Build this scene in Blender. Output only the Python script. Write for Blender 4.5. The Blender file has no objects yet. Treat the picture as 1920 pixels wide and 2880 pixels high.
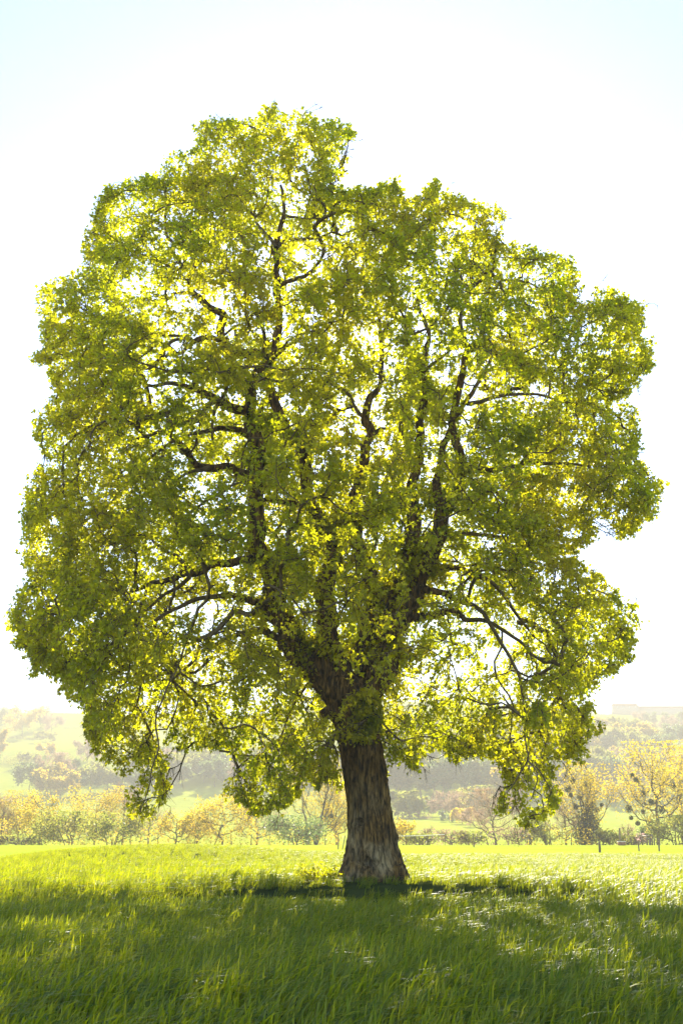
import bpy, bmesh, math, random
import numpy as np
from mathutils import Vector, kdtree

rng = np.random.default_rng(7)
random.seed(7)
R = math.radians
scene = bpy.context.scene
COL = scene.collection

# ------------------------------------------------------------------ camera
FPX = 3000.0                      # focal length in photo pixels (1920 x 2880)
EYE = 1.6
PITCH = math.atan(890.0 / FPX)    # horizon at photo row 2330
cam_d = bpy.data.cameras.new('camera')
cam_d.sensor_fit = 'VERTICAL'
cam_d.sensor_height = 36.0
cam_d.lens = 36.0 * FPX / 2880.0
cam_d.clip_start = 0.1
cam_d.clip_end = 8000
cam = bpy.data.objects.new('camera', cam_d)
COL.objects.link(cam)
cam.location = (0, 0, EYE)
cam.rotation_euler = (math.pi / 2 + PITCH, 0, 0)
scene.camera = cam

# ------------------------------------------------------------------ sky, sun, exposure
SUN_EL, SUN_AZ = R(27.0), R(0.5)          # azimuth: to the right of +Y
sun_dir = Vector((math.sin(SUN_AZ) * math.cos(SUN_EL), math.cos(SUN_AZ) * math.cos(SUN_EL), math.sin(SUN_EL)))
world = bpy.data.worlds.new('World')
scene.world = world
world.use_nodes = True
wn = world.node_tree
wn.nodes.clear()
sky = wn.nodes.new('ShaderNodeTexSky')
sky.sky_type = 'NISHITA'
sky.sun_disc = False
sky.sun_elevation = SUN_EL
sky.sun_rotation = SUN_AZ
sky.air_density = 1.0
sky.dust_density = 0.2
sky.ozone_density = 4.0
bg = wn.nodes.new('ShaderNodeBackground')
bg.inputs['Strength'].default_value = 0.056
wo = wn.nodes.new('ShaderNodeOutputWorld')
wn.links.new(sky.outputs[0], bg.inputs[0])
wn.links.new(bg.outputs[0], wo.inputs[0])
sl = bpy.data.lights.new('sun', 'SUN')
sl.energy = 3.4
sl.angle = R(0.5)
sl.color = (1.0, 0.92, 0.78)
so = bpy.data.objects.new('sun', sl)
COL.objects.link(so)
so.rotation_euler = sun_dir.to_track_quat('Z', 'Y').to_euler()
scene.view_settings.view_transform = 'Standard'
scene.view_settings.look = 'None'
scene.view_settings.gamma = 1.0
scene.view_settings.use_curve_mapping = False
scene.view_settings.exposure = 2.95
cy = scene.cycles
cy.max_bounces = 12
cy.diffuse_bounces = 7
cy.glossy_bounces = 2
cy.transmission_bounces = 8
cy.volume_bounces = 0
cy.use_denoising = True

# ------------------------------------------------------------------ pixel helpers
CP, SP = math.cos(PITCH), math.sin(PITCH)
def ray(px, py):
    dx, dy = (px - 960.0) / FPX, (1440.0 - py) / FPX
    return dx, CP - dy * SP, SP + dy * CP
def at(px, py, Y):
    dx, dy, dz = ray(px, py)
    t = Y / dy
    return np.array([dx * t, Y, EYE + dz * t])
def to_px(p):
    x, y, z = p[..., 0], p[..., 1], p[..., 2] - EYE
    f = y * CP + z * SP
    u = -y * SP + z * CP
    return 960 + FPX * x / f, 1440 - FPX * u / f

# ------------------------------------------------------------------ noise
def _hash(i, j, k, s):
    n = (i * 374761393 + j * 668265263 + k * 2147483647 + s * 974634777) & 0xffffffff
    n = ((n ^ (n >> 13)) * 1274126177) & 0xffffffff
    n = ((n ^ (n >> 16)) * 2246822519) & 0xffffffff
    return ((n ^ (n >> 15)) & 0xffffff) / float(0xffffff)
def vnoise(p, s=0):
    p = np.asarray(p, dtype=np.float64)
    i = np.floor(p).astype(np.int64)
    f = p - i
    f = f * f * (3 - 2 * f)
    out = 0
    for a in (0, 1):
        wx = f[..., 0] if a else 1 - f[..., 0]
        for b in (0, 1):
            wy = f[..., 1] if b else 1 - f[..., 1]
            for c in (0, 1):
                wz = f[..., 2] if c else 1 - f[..., 2]
                out = out + wx * wy * wz * _hash(i[..., 0] + a, i[..., 1] + b, i[..., 2] + c, s)
    return out            # 0..1
def unit(v):
    return v / np.maximum(np.linalg.norm(v, axis=-1, keepdims=True), 1e-9)

# ------------------------------------------------------------------ mesh helpers
def mesh_np(name, V, F, mat=None, smooth=False, tint=None):
    """V (n,3), F (m,k) with one k for the whole mesh, or a list of such arrays."""
    V = np.asarray(V, dtype=np.float32)
    Fs = F if isinstance(F, list) else [F]
    Fs = [np.asarray(f, dtype=np.int32) for f in Fs if len(f)]
    me = bpy.data.meshes.new(name)
    me.vertices.add(len(V))
    me.vertices.foreach_set('co', V.ravel())
    loops = np.concatenate([f.ravel() for f in Fs])
    tot = np.concatenate([np.full(len(f), f.shape[1], np.int32) for f in Fs])
    start = np.concatenate([[0], np.cumsum(tot)[:-1]]).astype(np.int32)
    me.loops.add(len(loops))
    me.loops.foreach_set('vertex_index', loops)
    me.polygons.add(len(tot))
    me.polygons.foreach_set('loop_start', start)
    me.polygons.foreach_set('loop_total', tot)
    if smooth:
        me.polygons.foreach_set('use_smooth', np.ones(len(tot), bool))
    if tint is not None:
        a = me.attributes.new('tint', 'FLOAT', 'POINT')
        a.data.foreach_set('value', np.asarray(tint, np.float32))
    me.update(calc_edges=True)
    if mat:
        me.materials.append(mat)
    return me
def link(name, data, parent=None, label=None, cat=None, group=None, kind=None, loc=None):
    o = bpy.data.objects.new(name, data)
    COL.objects.link(o)
    if parent is not None:
        o.parent = parent
    if loc is not None:
        o.location = loc
    if label: o['label'] = label
    if cat: o['category'] = cat
    if group: o['group'] = group
    if kind: o['kind'] = kind
    return o
class Tubes:
    def __init__(self):
        self.V, self.F, self.n = [], [], 0
    def add(self, P, rad, sides=5, cap=True):
        P = np.asarray(P, float)
        rad = np.asarray(rad, float)
        n = len(P)
        T = np.empty_like(P)
        T[1:-1] = P[2:] - P[:-2]
        T[0], T[-1] = P[1] - P[0], P[-1] - P[-2]
        T = unit(T)
        ref = np.array([0.31, 0.87, 0.12]) if abs(T[0][2]) > 0.6 else np.array([0.1, 0.2, 0.97])
        A = unit(np.cross(T, ref))
        B = np.cross(T, A)
        th = np.arange(sides) * 2 * math.pi / sides
        ring = (A[:, None, :] * np.cos(th)[None, :, None] + B[:, None, :] * np.sin(th)[None, :, None])
        V = P[:, None, :] + ring * rad[:, None, None]
        self.V.append(V.reshape(-1, 3))
        i = np.arange(n - 1)[:, None] * sides
        j = np.arange(sides)[None, :]
        j2 = (j + 1) % sides
        F = np.stack([i + j, i + j2, i + sides + j2, i + sides + j], -1).reshape(-1, 4) + self.n
        self.F.append(F)
        if cap and sides == 4:
            self.F.append(np.array([[3, 2, 1, 0]]) + self.n)
            self.F.append(np.array([[0, 1, 2, 3]]) + self.n + (n - 1) * sides)
        self.n += n * sides
    def arrays(self):
        return np.concatenate(self.V), np.concatenate(self.F)
def box_mesh(name, parts, mat):
    """parts: list of (x0,x1,y0,y1,z0,z1)"""
    V, F = [], []
    for (x0, x1, y0, y1, z0, z1) in parts:
        b = len(V)
        V += [(x0, y0, z0), (x1, y0, z0), (x1, y1, z0), (x0, y1, z0), (x0, y0, z1), (x1, y0, z1), (x1, y1, z1), (x0, y1, z1)]
        F += [[b, b+3, b+2, b+1], [b+4, b+5, b+6, b+7], [b, b+1, b+5, b+4], [b+1, b+2, b+6, b+5], [b+2, b+3, b+7, b+6], [b+3, b, b+4, b+7]]
    return mesh_np(name, V, np.array(F), mat)

# ------------------------------------------------------------------ materials
def newmat(name):
    m = bpy.data.materials.new(name)
    m.use_nodes = True
    m.node_tree.nodes.clear()
    return m, m.node_tree.nodes, m.node_tree.links
def ramp(N, stops):
    r = N.new('ShaderNodeValToRGB')
    el = r.color_ramp.elements
    while len(el) < len(stops): el.new(0.5)
    for e, (p, c) in zip(el, stops):
        e.position = p
        e.color = (*c, 1)
    return r
def leaf_mat(name, cols, tcols, trans=0.5, rough=0.45, spec=0.4):
    """cols / tcols: colour stops over the per-leaf tint, reflected and transmitted."""
    m, N, L = newmat(name)
    at_ = N.new('ShaderNodeAttribute'); at_.attribute_name = 'tint'
    r1 = ramp(N, [(i / (len(cols) - 1), c) for i, c in enumerate(cols)])
    r2 = ramp(N, [(i / (len(tcols) - 1), c) for i, c in enumerate(tcols)])
    L.new(at_.outputs['Fac'], r1.inputs[0]); L.new(at_.outputs['Fac'], r2.inputs[0])
    p = N.new('ShaderNodeBsdfPrincipled')
    p.inputs['Roughness'].default_value = rough
    p.inputs['Specular IOR Level'].default_value = spec
    t = N.new('ShaderNodeBsdfTranslucent')
    mx = N.new('ShaderNodeMixShader'); mx.inputs[0].default_value = trans
    o = N.new('ShaderNodeOutputMaterial')
    L.new(r1.outputs[0], p.inputs['Base Color']); L.new(r2.outputs[0], t.inputs['Color'])
    L.new(p.outputs[0], mx.inputs[1]); L.new(t.outputs[0], mx.inputs[2]); L.new(mx.outputs[0], o.inputs[0])
    return m
def plain_mat(name, c1, c2, scale=4.0, rough=0.8, bump=0.0, stretch=(1, 1, 1)):
    m, N, L = newmat(name)
    tc = N.new('ShaderNodeTexCoord'); mp = N.new('ShaderNodeMapping')
    mp.inputs['Scale'].default_value = stretch
    nz = N.new('ShaderNodeTexNoise'); nz.inputs['Scale'].default_value = scale; nz.inputs['Detail'].default_value = 6
    r = ramp(N, [(0.3, c1), (0.7, c2)])
    p = N.new('ShaderNodeBsdfPrincipled'); p.inputs['Roughness'].default_value = rough
    p.inputs['Specular IOR Level'].default_value = 0.25
    o = N.new('ShaderNodeOutputMaterial')
    L.new(tc.outputs['Object'], mp.inputs[0]); L.new(mp.outputs[0], nz.inputs[0]); L.new(nz.outputs[0], r.inputs[0])
    L.new(r.outputs[0], p.inputs['Base Color']); L.new(p.outputs[0], o.inputs[0])
    if bump:
        b = N.new('ShaderNodeBump'); b.inputs['Strength'].default_value = bump; b.inputs['Distance'].default_value = 0.05
        L.new(nz.outputs[0], b.inputs['Height']); L.new(b.outputs[0], p.inputs['Normal'])
    return m

M_leaf = leaf_mat('tree_leaf', [(0.078, 0.115, 0.003), (0.105, 0.135, 0.004), (0.13, 0.145, 0.005)],
                  [(0.52, 0.59, 0.004), (0.66, 0.65, 0.006), (0.76, 0.67, 0.010)], 0.65, 0.42, 0.4)
M_wheat = leaf_mat('wheat_blade', [(0.014, 0.050, 0.003), (0.030, 0.085, 0.005), (0.065, 0.12, 0.008), (0.15, 0.19, 0.04)],
                   [(0.34, 0.44, 0.003), (0.50, 0.54, 0.004), (0.64, 0.60, 0.010)], 0.42, 0.5, 0.16)
M_yellow = leaf_mat('spring_leaf', [(0.14, 0.13, 0.02), (0.20, 0.17, 0.03), (0.27, 0.21, 0.05)],
                    [(0.46, 0.38, 0.02), (0.60, 0.44, 0.03), (0.66, 0.44, 0.05)], 0.6, 0.6, 0.2)
M_olive = leaf_mat('bush_leaf', [(0.07, 0.09, 0.015), (0.11, 0.12, 0.02), (0.16, 0.15, 0.03)],
                   [(0.22, 0.26, 0.03), (0.32, 0.33, 0.04), (0.42, 0.38, 0.05)], 0.6, 0.6, 0.2)
M_pink = leaf_mat('twig_haze', [(0.16, 0.11, 0.07), (0.22, 0.15, 0.10), (0.28, 0.19, 0.12)],
                  [(0.34, 0.23, 0.14), (0.42, 0.28, 0.17), (0.5, 0.34, 0.2)], 0.4, 0.7, 0.1)
M_grey = leaf_mat('grey_green_leaf', [(0.06, 0.10, 0.04), (0.09, 0.13, 0.05), (0.13, 0.16, 0.06)],
                  [(0.16, 0.24, 0.06), (0.22, 0.3, 0.08), (0.3, 0.34, 0.1)], 0.4, 0.6, 0.2)
M_mist = leaf_mat('mistletoe_leaf', [(0.03, 0.045, 0.015), (0.045, 0.06, 0.02), (0.06, 0.07, 0.02)],
                  [(0.06, 0.09, 0.02), (0.09, 0.11, 0.02), (0.12, 0.13, 0.02)], 0.3, 0.6, 0.2)
M_blossom = leaf_mat('blossom', [(0.45, 0.25, 0.22), (0.55, 0.33, 0.3), (0.65, 0.42, 0.38)],
                     [(0.5, 0.3, 0.28), (0.6, 0.36, 0.33), (0.65, 0.42, 0.38)], 0.4, 0.7, 0.1)
M_wood = plain_mat('far_bark', (0.05, 0.038, 0.022), (0.10, 0.075, 0.045), 3.0, 0.9)
M_branch = plain_mat('branch_bark', (0.06, 0.040, 0.016), (0.16, 0.11, 0.05), 6.0, 0.85, 0.3)
M_post = plain_mat('weathered_timber', (0.10, 0.075, 0.05), (0.20, 0.16, 0.11), 8.0, 0.85, 0.0, (6, 6, 1))

# bark of the big tree
M_bark, N, L = newmat('furrowed_bark')
tc = N.new('ShaderNodeTexCoord'); mp = N.new('ShaderNodeMapping'); mp.inputs['Scale'].default_value = (8, 8, 1.3)
n1 = N.new('ShaderNodeTexNoise'); n1.inputs['Scale'].default_value = 1.6; n1.inputs['Detail'].default_value = 8; n1.inputs['Roughness'].default_value = 0.65
n2 = N.new('ShaderNodeTexNoise'); n2.inputs['Scale'].default_value = 1.1; n2.inputs['Detail'].default_value = 4
r1 = ramp(N, [(0.38, (0.012, 0.006, 0.002)), (0.5, (0.08, 0.043, 0.011)), (0.68, (0.27, 0.155, 0.042))])
r2 = ramp(N, [(0.38, (0.04, 0.025, 0.010)), (0.62, (0.34, 0.25, 0.13))])
# pale, rubbed bark round the foot of the trunk, patchy
sep = N.new('ShaderNodeSeparateXYZ')
mr = N.new('ShaderNodeMapRange'); mr.inputs['From Min'].default_value = 3.2; mr.inputs['From Max'].default_value = 1.2
ml = N.new('ShaderNodeMath'); ml.operation = 'MULTIPLY'
r3 = ramp(N, [(0.42, (0, 0, 0)), (0.62, (1, 1, 1))])
mixc = N.new('ShaderNodeMixRGB')
bs = N.new('ShaderNodeBsdfPrincipled'); bs.inputs['Roughness'].default_value = 0.85; bs.inputs['Specular IOR Level'].default_value = 0.2
bp = N.new('ShaderNodeBump'); bp.inputs['Strength'].default_value = 0.8; bp.inputs['Distance'].default_value = 0.05
ou = N.new('ShaderNodeOutputMaterial')
L.new(tc.outputs['Object'], mp.inputs[0]); L.new(mp.outputs[0], n1.inputs[0]); L.new(tc.outputs['Object'], n2.inputs[0])
L.new(n1.outputs[0], r1.inputs[0]); L.new(n1.outputs[0], r2.inputs[0])
L.new(tc.outputs['Object'], sep.inputs[0]); L.new(sep.outputs['Z'], mr.inputs['Value'])
L.new(n2.outputs[0], r3.inputs[0]); L.new(r3.outputs[0], ml.inputs[0]); L.new(mr.outputs[0], ml.inputs[1])
L.new(ml.outputs[0], mixc.inputs[0]); L.new(r1.outputs[0], mixc.inputs[1]); L.new(r2.outputs[0], mixc.inputs[2])
L.new(mixc.outputs[0], bs.inputs['Base Color']); L.new(n1.outputs[0], bp.inputs['Height']); L.new(bp.outputs[0], bs.inputs['Normal'])
L.new(bs.outputs[0], ou.inputs[0])

# ------------------------------------------------------------------ terrain
PROF = np.array([(-60, 0), (60, 0), (115, 0), (180, -1.3), (260, -0.5), (470, 7), (720, 43.5), (930, 83), (1100, 116), (1220, 123), (1500, 124), (2000, 105)], float)
DT = 32.1                                          # distance of the tree
TREE = at(1043, 2495, DT); TREE[2] = 0
def terrain(x, y):
    x, y = np.asarray(x, float), np.asarray(y, float)
    z = 0.0
    for k in (-24, -12, 0, 12, 24):                # smoothed profile
        z = z + np.interp(y + k * np.clip(y / 300, 0.0, 1.6), PROF[:, 0], PROF[:, 1]) / 5
    far = 1.3 * np.clip((y - 420) / 400, 0, 1)
    px = x / np.maximum(y, 1)
    z = z + far * (5 * np.sin(x / 130 + 1.0) + 3 * np.sin(x / 56 + y / 160) + 2.0 * np.sin(y / 45 + x / 80))
    # hump of the field on the left
    z = z + 0.62 * np.exp(-((x + 10) / 8) ** 2 - ((y - 62) / 17) ** 2)
    z = z - 0.55 * np.exp(-((x + 23) / 6) ** 2 - ((y - 62) / 15) ** 2)
    z = z + 0.10 * np.sin(x / 3.1 + 0.6) * np.sin(y / 4.3) * np.clip((y - 5) / 10, 0, 1) * np.clip((75 - y) / 15, 0, 1) * 0.6
    # low swell at the foot of the tree
    z = z + 0.16 * np.exp(-(((x - TREE[0]) / 3.2) ** 2 + ((y - TREE[1] + 0.3) / 1.6) ** 2))
    # the ploughed field lies a little lower than the old turf round the tree: a short bank
    ex = x - TREE[0]
    yb = TREE[1] - 1.55 + 0.02 * (ex + 1) ** 2 * 0.5 + 0.15 * np.sin(ex * 1.7)
    wd = 0.45 + 0.8 * np.clip(np.abs(ex + 0.2) - 2.8, 0, None) ** 1.2
    t = np.clip((y - yb + wd) / wd, 0, 1)
    z = z - 0.36 * (1 - t * t * (3 - 2 * t))
    return z
ys = np.concatenate([np.arange(-40, 20, 2.0), np.arange(20, 36, 0.25), np.arange(36, 90, 0.8), np.arange(90, 300, 5), np.arange(300, 2000, 14)])
us = np.sign(np.linspace(-1, 1, 201)) * np.abs(np.linspace(-1, 1, 201)) ** 1.5
YY, UU = np.meshgrid(ys, us, indexing='ij')
XX = UU * (40 + np.clip(YY, 0, None) * 0.75)
ZZ = terrain(XX, YY)
nr, nc = YY.shape
idx = np.arange(nr * nc).reshape(nr, nc)
FQ = np.stack([idx[:-1, :-1], idx[:-1, 1:], idx[1:, 1:], idx[1:, :-1]], -1).reshape(-1, 4)
M_gr, N, L = newmat('meadow_ground')
geo = N.new('ShaderNodeNewGeometry'); sep = N.new('ShaderNodeSeparateXYZ')
L.new(geo.outputs['Position'], sep.inputs[0])
na = N.new('ShaderNodeTexNoise'); na.inputs['Scale'].default_value = 0.018; na.inputs['Detail'].default_value = 5
nb = N.new('ShaderNodeTexNoise'); nb.inputs['Scale'].default_value = 0.6; nb.inputs['Detail'].default_value = 6
nm = N.new('ShaderNodeMapping'); nm.inputs['Scale'].default_value = (0.35, 1.6, 1)
L.new(geo.outputs['Position'], nm.inputs[0]); L.new(nm.outputs[0], nb.inputs[0]); L.new(geo.outputs['Position'], na.inputs[0])
ra = ramp(N, [(0.35, (0.23, 0.29, 0.02)), (0.65, (0.34, 0.38, 0.03))])
rb = ramp(N, [(0.35, (0.16, 0.20, 0.015)), (0.55, (0.36, 0.40, 0.04))])
L.new(na.outputs[0], ra.inputs[0]); L.new(nb.outputs[0], rb.inputs[0])
mm = N.new('ShaderNodeMixRGB'); mm.inputs[0].default_value = 0.45
L.new(ra.outputs[0], mm.inputs[1]); L.new(rb.outputs[0], mm.inputs[2])
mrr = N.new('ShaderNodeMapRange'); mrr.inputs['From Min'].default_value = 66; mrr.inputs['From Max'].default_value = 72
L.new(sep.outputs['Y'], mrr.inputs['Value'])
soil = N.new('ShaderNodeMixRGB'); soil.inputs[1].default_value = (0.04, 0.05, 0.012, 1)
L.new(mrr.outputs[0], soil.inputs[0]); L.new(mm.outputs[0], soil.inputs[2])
bs = N.new('ShaderNodeBsdfPrincipled'); bs.inputs['Roughness'].default_value = 0.9; bs.inputs['Specular IOR Level'].default_value = 0.0
L.new(soil.outputs[0], bs.inputs['Base Color'])
ou = N.new('ShaderNodeOutputMaterial'); L.new(bs.outputs[0], ou.inputs[0])
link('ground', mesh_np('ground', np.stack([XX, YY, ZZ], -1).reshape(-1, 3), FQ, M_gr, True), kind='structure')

def ground_hit(px, py, y0=75, y1=1600):
    d = np.array(ray(px, py))
    Y = np.linspace(y0, y1, 4000)
    P = d[None, :] * (Y / d[1])[:, None]
    P[:, 2] += EYE
    hit = np.nonzero(P[:, 2] < terrain(P[:, 0], P[:, 1]))[0]
    return P[hit[0]] if len(hit) else P[-1]

# ------------------------------------------------------------------ wheat (geometry-node instances of small tufts)
def wheat_patch(seed, size=0.7, n=54, hmin=0.24, hmax=0.52, width=0.0150, segs=5):
    g = np.random.default_rng(seed)
    V, F, T = [], [], []
    lean = np.array([0.8, 0.05])
    for k in range(n):
        x, y = (g.random(2) - 0.5) * size
        h = g.uniform(hmin, hmax)
        az = g.uniform(0, 2 * math.pi)
        d = np.array([math.cos(az), math.sin(az)]) * 0.55 + lean * g.uniform(0.5, 1.3)
        droop = g.uniform(0.15, 0.5) if g.random() < 0.5 else g.uniform(0.7, 1.3)
        w = width * g.uniform(0.6, 1.25)
        side = np.array([-d[1], d[0]]); side = side / (np.linalg.norm(side) + 1e-6)
        tw = g.uniform(-0.8, 0.8)
        t = np.linspace(0, 1, segs + 1)
        out = h * (0.22 * t + droop * 0.75 * t ** 2.6)
        up = h * (t - droop * 0.42 * t ** 3.2)
        cx = x + d[0] * out; cy_ = y + d[1] * out
        ww = w * np.array([0.7, 1.0, 1.0, 0.85, 0.6, 0.05])[: segs + 1]
        b = len(V)
        sx, sy = side * math.cos(tw); sz = math.sin(tw) * 0.8
        for i in range(segs + 1):
            V.append((cx[i] - sx * ww[i], cy_[i] - sy * ww[i], up[i] - sz * ww[i] * t[i]))
            V.append((cx[i] + sx * ww[i], cy_[i] + sy * ww[i], up[i] + sz * ww[i] * t[i]))
            tt = g.random() if i == 0 else tt
            T += [tt, tt]
        for i in range(segs):
            q = b + 2 * i
            F.append((q, q + 1, q + 3, q + 2))
    me = mesh_np('wheat_tuft', V, np.array(F), M_wheat, True, T)
    return me
tufts = bpy.data.collections.new('wheat_tufts')          # instance sources, not linked to the scene
for k in range(7):
    o = bpy.data.objects.new('wheat_tuft', wheat_patch(100 + k))
    tufts.objects.link(o)
pts, scl, rot = [], [], []
def wheat_ok(x, y):
    # bare track in front of the tree, and the foot of the trunk
    ex, ey = x - TREE[0], y - TREE[1]
    if (ex / 1.15) ** 2 + (ey / 0.95) ** 2 < 1: return 0
    gap = -1.55 + 0.01 * (ex + 1) ** 2 + 0.15 * math.sin(ex * 1.7)
    gap += 0.3 * (float(vnoise(np.array([x * 1.9, y * 0.6, 0.5]), 8)) - 0.5)
    if -3.2 < ex < 3.6 and gap - 0.6 < ey < gap - 0.1: return 2 if random.random() < 0.93 else 0
    return 1
y = 5.5
while y < 69.5:
    st = 0.40 + 0.18 * min(1, y / 40)
    half = y * 0.36 + 3.5
    x = -half + st * random.random()
    while x < half:
        a, b = x + random.uniform(-.2, .2), y + random.uniform(-.2, .2)
        wk = wheat_ok(a, b)
        if wk:
            pts.append((a, b, float(0)))
            if wk == 2:                                  # thin low grass clothes the bank
                for _ in range(5):
                    pts.append((a + random.uniform(-.35, .35), b + random.uniform(-.3, .3), 0.0))
                    scl.append(random.uniform(0.22, 0.5)); rot.append(random.uniform(-0.6, 0.6))
            h = 0.82 + 0.4 * float(vnoise(np.array([a / 2.6, b / 1.7, 3.0]), 5))
            ex, ey = a - TREE[0], b - TREE[1]
            if (ex / 3.0) ** 2 + (ey / 1.9) ** 2 < 1: h *= 0.62            # shorter grass round the trunk
            if -5.5 < ex < 5.5 and -3.6 < ey < -2.3: h *= 0.55 + 0.08 * abs(ex)
            h *= 1 - 0.5 * min(1, max(0, (b - 36) / 12))
            if wk == 2: h = random.uniform(0.3, 0.62)
            scl.append(min(h, 1.25))
            rot.append(random.uniform(-0.5, 0.5))
        x += st
    y += st
pts = np.array(pts)
pts[:, 2] = terrain(pts[:, 0], pts[:, 1]) - 0.01
me = bpy.data.meshes.new('wheat')
me.vertices.add(len(pts)); me.vertices.foreach_set('co', pts.astype(np.float32).ravel())
for nme, arr in (('size', scl), ('turn', rot)):
    a = me.attributes.new(nme, 'FLOAT', 'POINT'); a.data.foreach_set('value', np.array(arr, np.float32))
me.materials.append(M_wheat)
wheat = link('wheat', me, label='dense green young wheat with arching blades covering the field', cat='wheat', kind='stuff')
ng = bpy.data.node_groups.new('scatter_wheat', 'GeometryNodeTree')
ng.interface.new_socket('Geometry', in_out='INPUT', socket_type='NodeSocketGeometry')
ng.interface.new_socket('Geometry', in_out='OUTPUT', socket_type='NodeSocketGeometry')
gi, go = ng.nodes.new('NodeGroupInput'), ng.nodes.new('NodeGroupOutput')
ci = ng.nodes.new('GeometryNodeCollectionInfo'); ci.inputs['Collection'].default_value = tufts
ci.inputs['Separate Children'].default_value = True; ci.inputs['Reset Children'].default_value = True
iop = ng.nodes.new('GeometryNodeInstanceOnPoints'); iop.inputs['Pick Instance'].default_value = True
a1 = ng.nodes.new('GeometryNodeInputNamedAttribute'); a1.data_type = 'FLOAT'; a1.inputs['Name'].default_value = 'size'
a2 = ng.nodes.new('GeometryNodeInputNamedAttribute'); a2.data_type = 'FLOAT'; a2.inputs['Name'].default_value = 'turn'
cx = ng.nodes.new('ShaderNodeCombineXYZ')
ri = ng.nodes.new('FunctionNodeRandomValue'); ri.data_type = 'INT'
ri.inputs[4].default_value = 0; ri.inputs[5].default_value = 6
ng.links.new(gi.outputs[0], iop.inputs['Points']); ng.links.new(ci.outputs[0], iop.inputs['Instance'])
ng.links.new(ri.outputs[2], iop.inputs['Instance Index'])
ng.links.new(a1.outputs[0], iop.inputs['Scale']); ng.links.new(a2.outputs[0], cx.inputs['Z'])
ng.links.new(cx.outputs[0], iop.inputs['Rotation']); ng.links.new(iop.outputs[0], go.inputs[0])
md = wheat.modifiers.new('scatter', 'NODES'); md.node_group = ng

# ------------------------------------------------------------------ the big tree
K = 1920 / 1568.0
SIL = np.array([(618,240),(640,262),(700,250),(735,280),(765,270),(800,285),(820,312),(800,335),(785,360),(775,390),(752,425),(775,425),(800,432),(835,425),(870,430),(905,408),(910,430),(940,455),(975,430),(1003,403),(1012,435),(1050,440),(1090,465),(1140,470),(1168,490),(1155,515),(1135,535),(1160,562),(1205,562),(1240,572),(1300,580),(1335,650),(1322,695),(1350,700),(1380,658),(1440,678),(1475,705),(1480,750),(1502,800),(1500,835),(1475,885),(1440,895),(1408,905),(1470,940),(1465,1000),(1455,1030),(1480,1075),(1527,1110),(1520,1140),(1500,1190),(1430,1218),(1410,1190),(1340,1178),(1365,1230),(1305,1272),(1350,1310),(1385,1315),(1420,1355),(1450,1390),(1465,1420),(1450,1470),(1445,1510),(1400,1540),(1365,1580),(1360,1660),(1340,1700),(1335,1752),(1290,1742),(1262,1750),(1284,1820),(1262,1870),(1210,1892),(1182,1858),(1138,1868),(1148,1830),(1172,1800),(1158,1750),(1130,1720),(1075,1735),(1045,1752),(1020,1718),(985,1715),(960,1768),(930,1730),(905,1740),(895,1790),(878,1700),(780,1700),(778,1760),(790,1812),(742,1788),(720,1800),(692,1780),(680,1825),(640,1858),(580,1862),(543,1842),(528,1800),(545,1750),(520,1718),(480,1708),(430,1716),(400,1688),(372,1718),(377,1780),(372,1842),(330,1877),(298,1862),(318,1790),(328,1715),(290,1752),(240,1742),(215,1702),(187,1670),(195,1630),(150,1600),(145,1560),(110,1528),(75,1547),(60,1490),(33,1470),(23,1425),(33,1360),(70,1345),(70,1310),(43,1270),(62,1200),(46,1150),(60,1100),(92,1060),(78,980),(90,930),(132,900),(105,840),(72,815),(100,790),(85,740),(78,690),(88,650),(150,632),(192,618),(180,570),(215,530),(230,440),(290,408),(370,398),(388,350),(430,345),(448,290),(500,260),(540,275),(585,262)], float) * K
GAPS = np.array([(690,490,44,20),(672,512,22,14),(705,545,25,12),(410,757,34,16),(352,908,36,18),(330,985,28,14),(440,805,24,10),(272,1045,26,28),(866,970,22,28),(788,942,26,16),(800,895,45,20),(905,832,26,28),(760,990,14,10),(985,1145,11,34),(985,1195,11,20),(352,1330,26,18),(340,1392,30,14),(432,1342,22,14),(385,1400,26,12),(1070,1245,28,34),(480,1503,46,20),(400,1478,26,12),(1150,1420,30,18),(1105,1365,26,14),(1275,910,36,14),(1382,905,26,18),(700,1385,14,28),(790,1405,9,14),(1002,1335,10,14),(1000,1485,22,18),(962,1555,22,18),(600,1562,24,18),(1180,1140,22,12),(640,770,12,10),(715,1000,20,16),(1000,1020,14,18),(1160,880,20,10),(760,720,24,14),(820,690,18,10),(690,620,16,16),(580,545,10,8),(560,430,10,8),(930,640,14,10),(1090,600,12,8),(250,920,16,10),(200,1010,12,10),(470,1150,18,12),(540,1200,14,16),(300,1500,22,14),(240,1560,16,12),(1250,1480,22,14),(1330,1440,16,10),(1180,1560,20,12),(1070,1620,22,14),(430,1580,22,16),(520,1640,22,14),(690,1600,18,14),(330,1610,14,10),(1290,1250,24,14),(1390,1060,16,10),(1150,720,14,8),(1000,700,18,12),(905,740,14,12),(480,870,16,8),(620,1060,8,16),(640,1180,14,16),(880,1100,12,14),(905,1200,10,14),(920,1010,12,12)], float) * K
def in_poly(px, py, poly):
    x1, y1 = poly[:, 0], poly[:, 1]
    x2, y2 = np.roll(x1, -1), np.roll(y1, -1)
    out = np.zeros(len(px), bool)
    for a, b, c, d in zip(x1, y1, x2, y2):
        if b == d: continue
        m = ((b > py) != (d > py)) & (px < (c - a) * (py - b) / (d - b) + a)
        out ^= m
    return out
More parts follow.
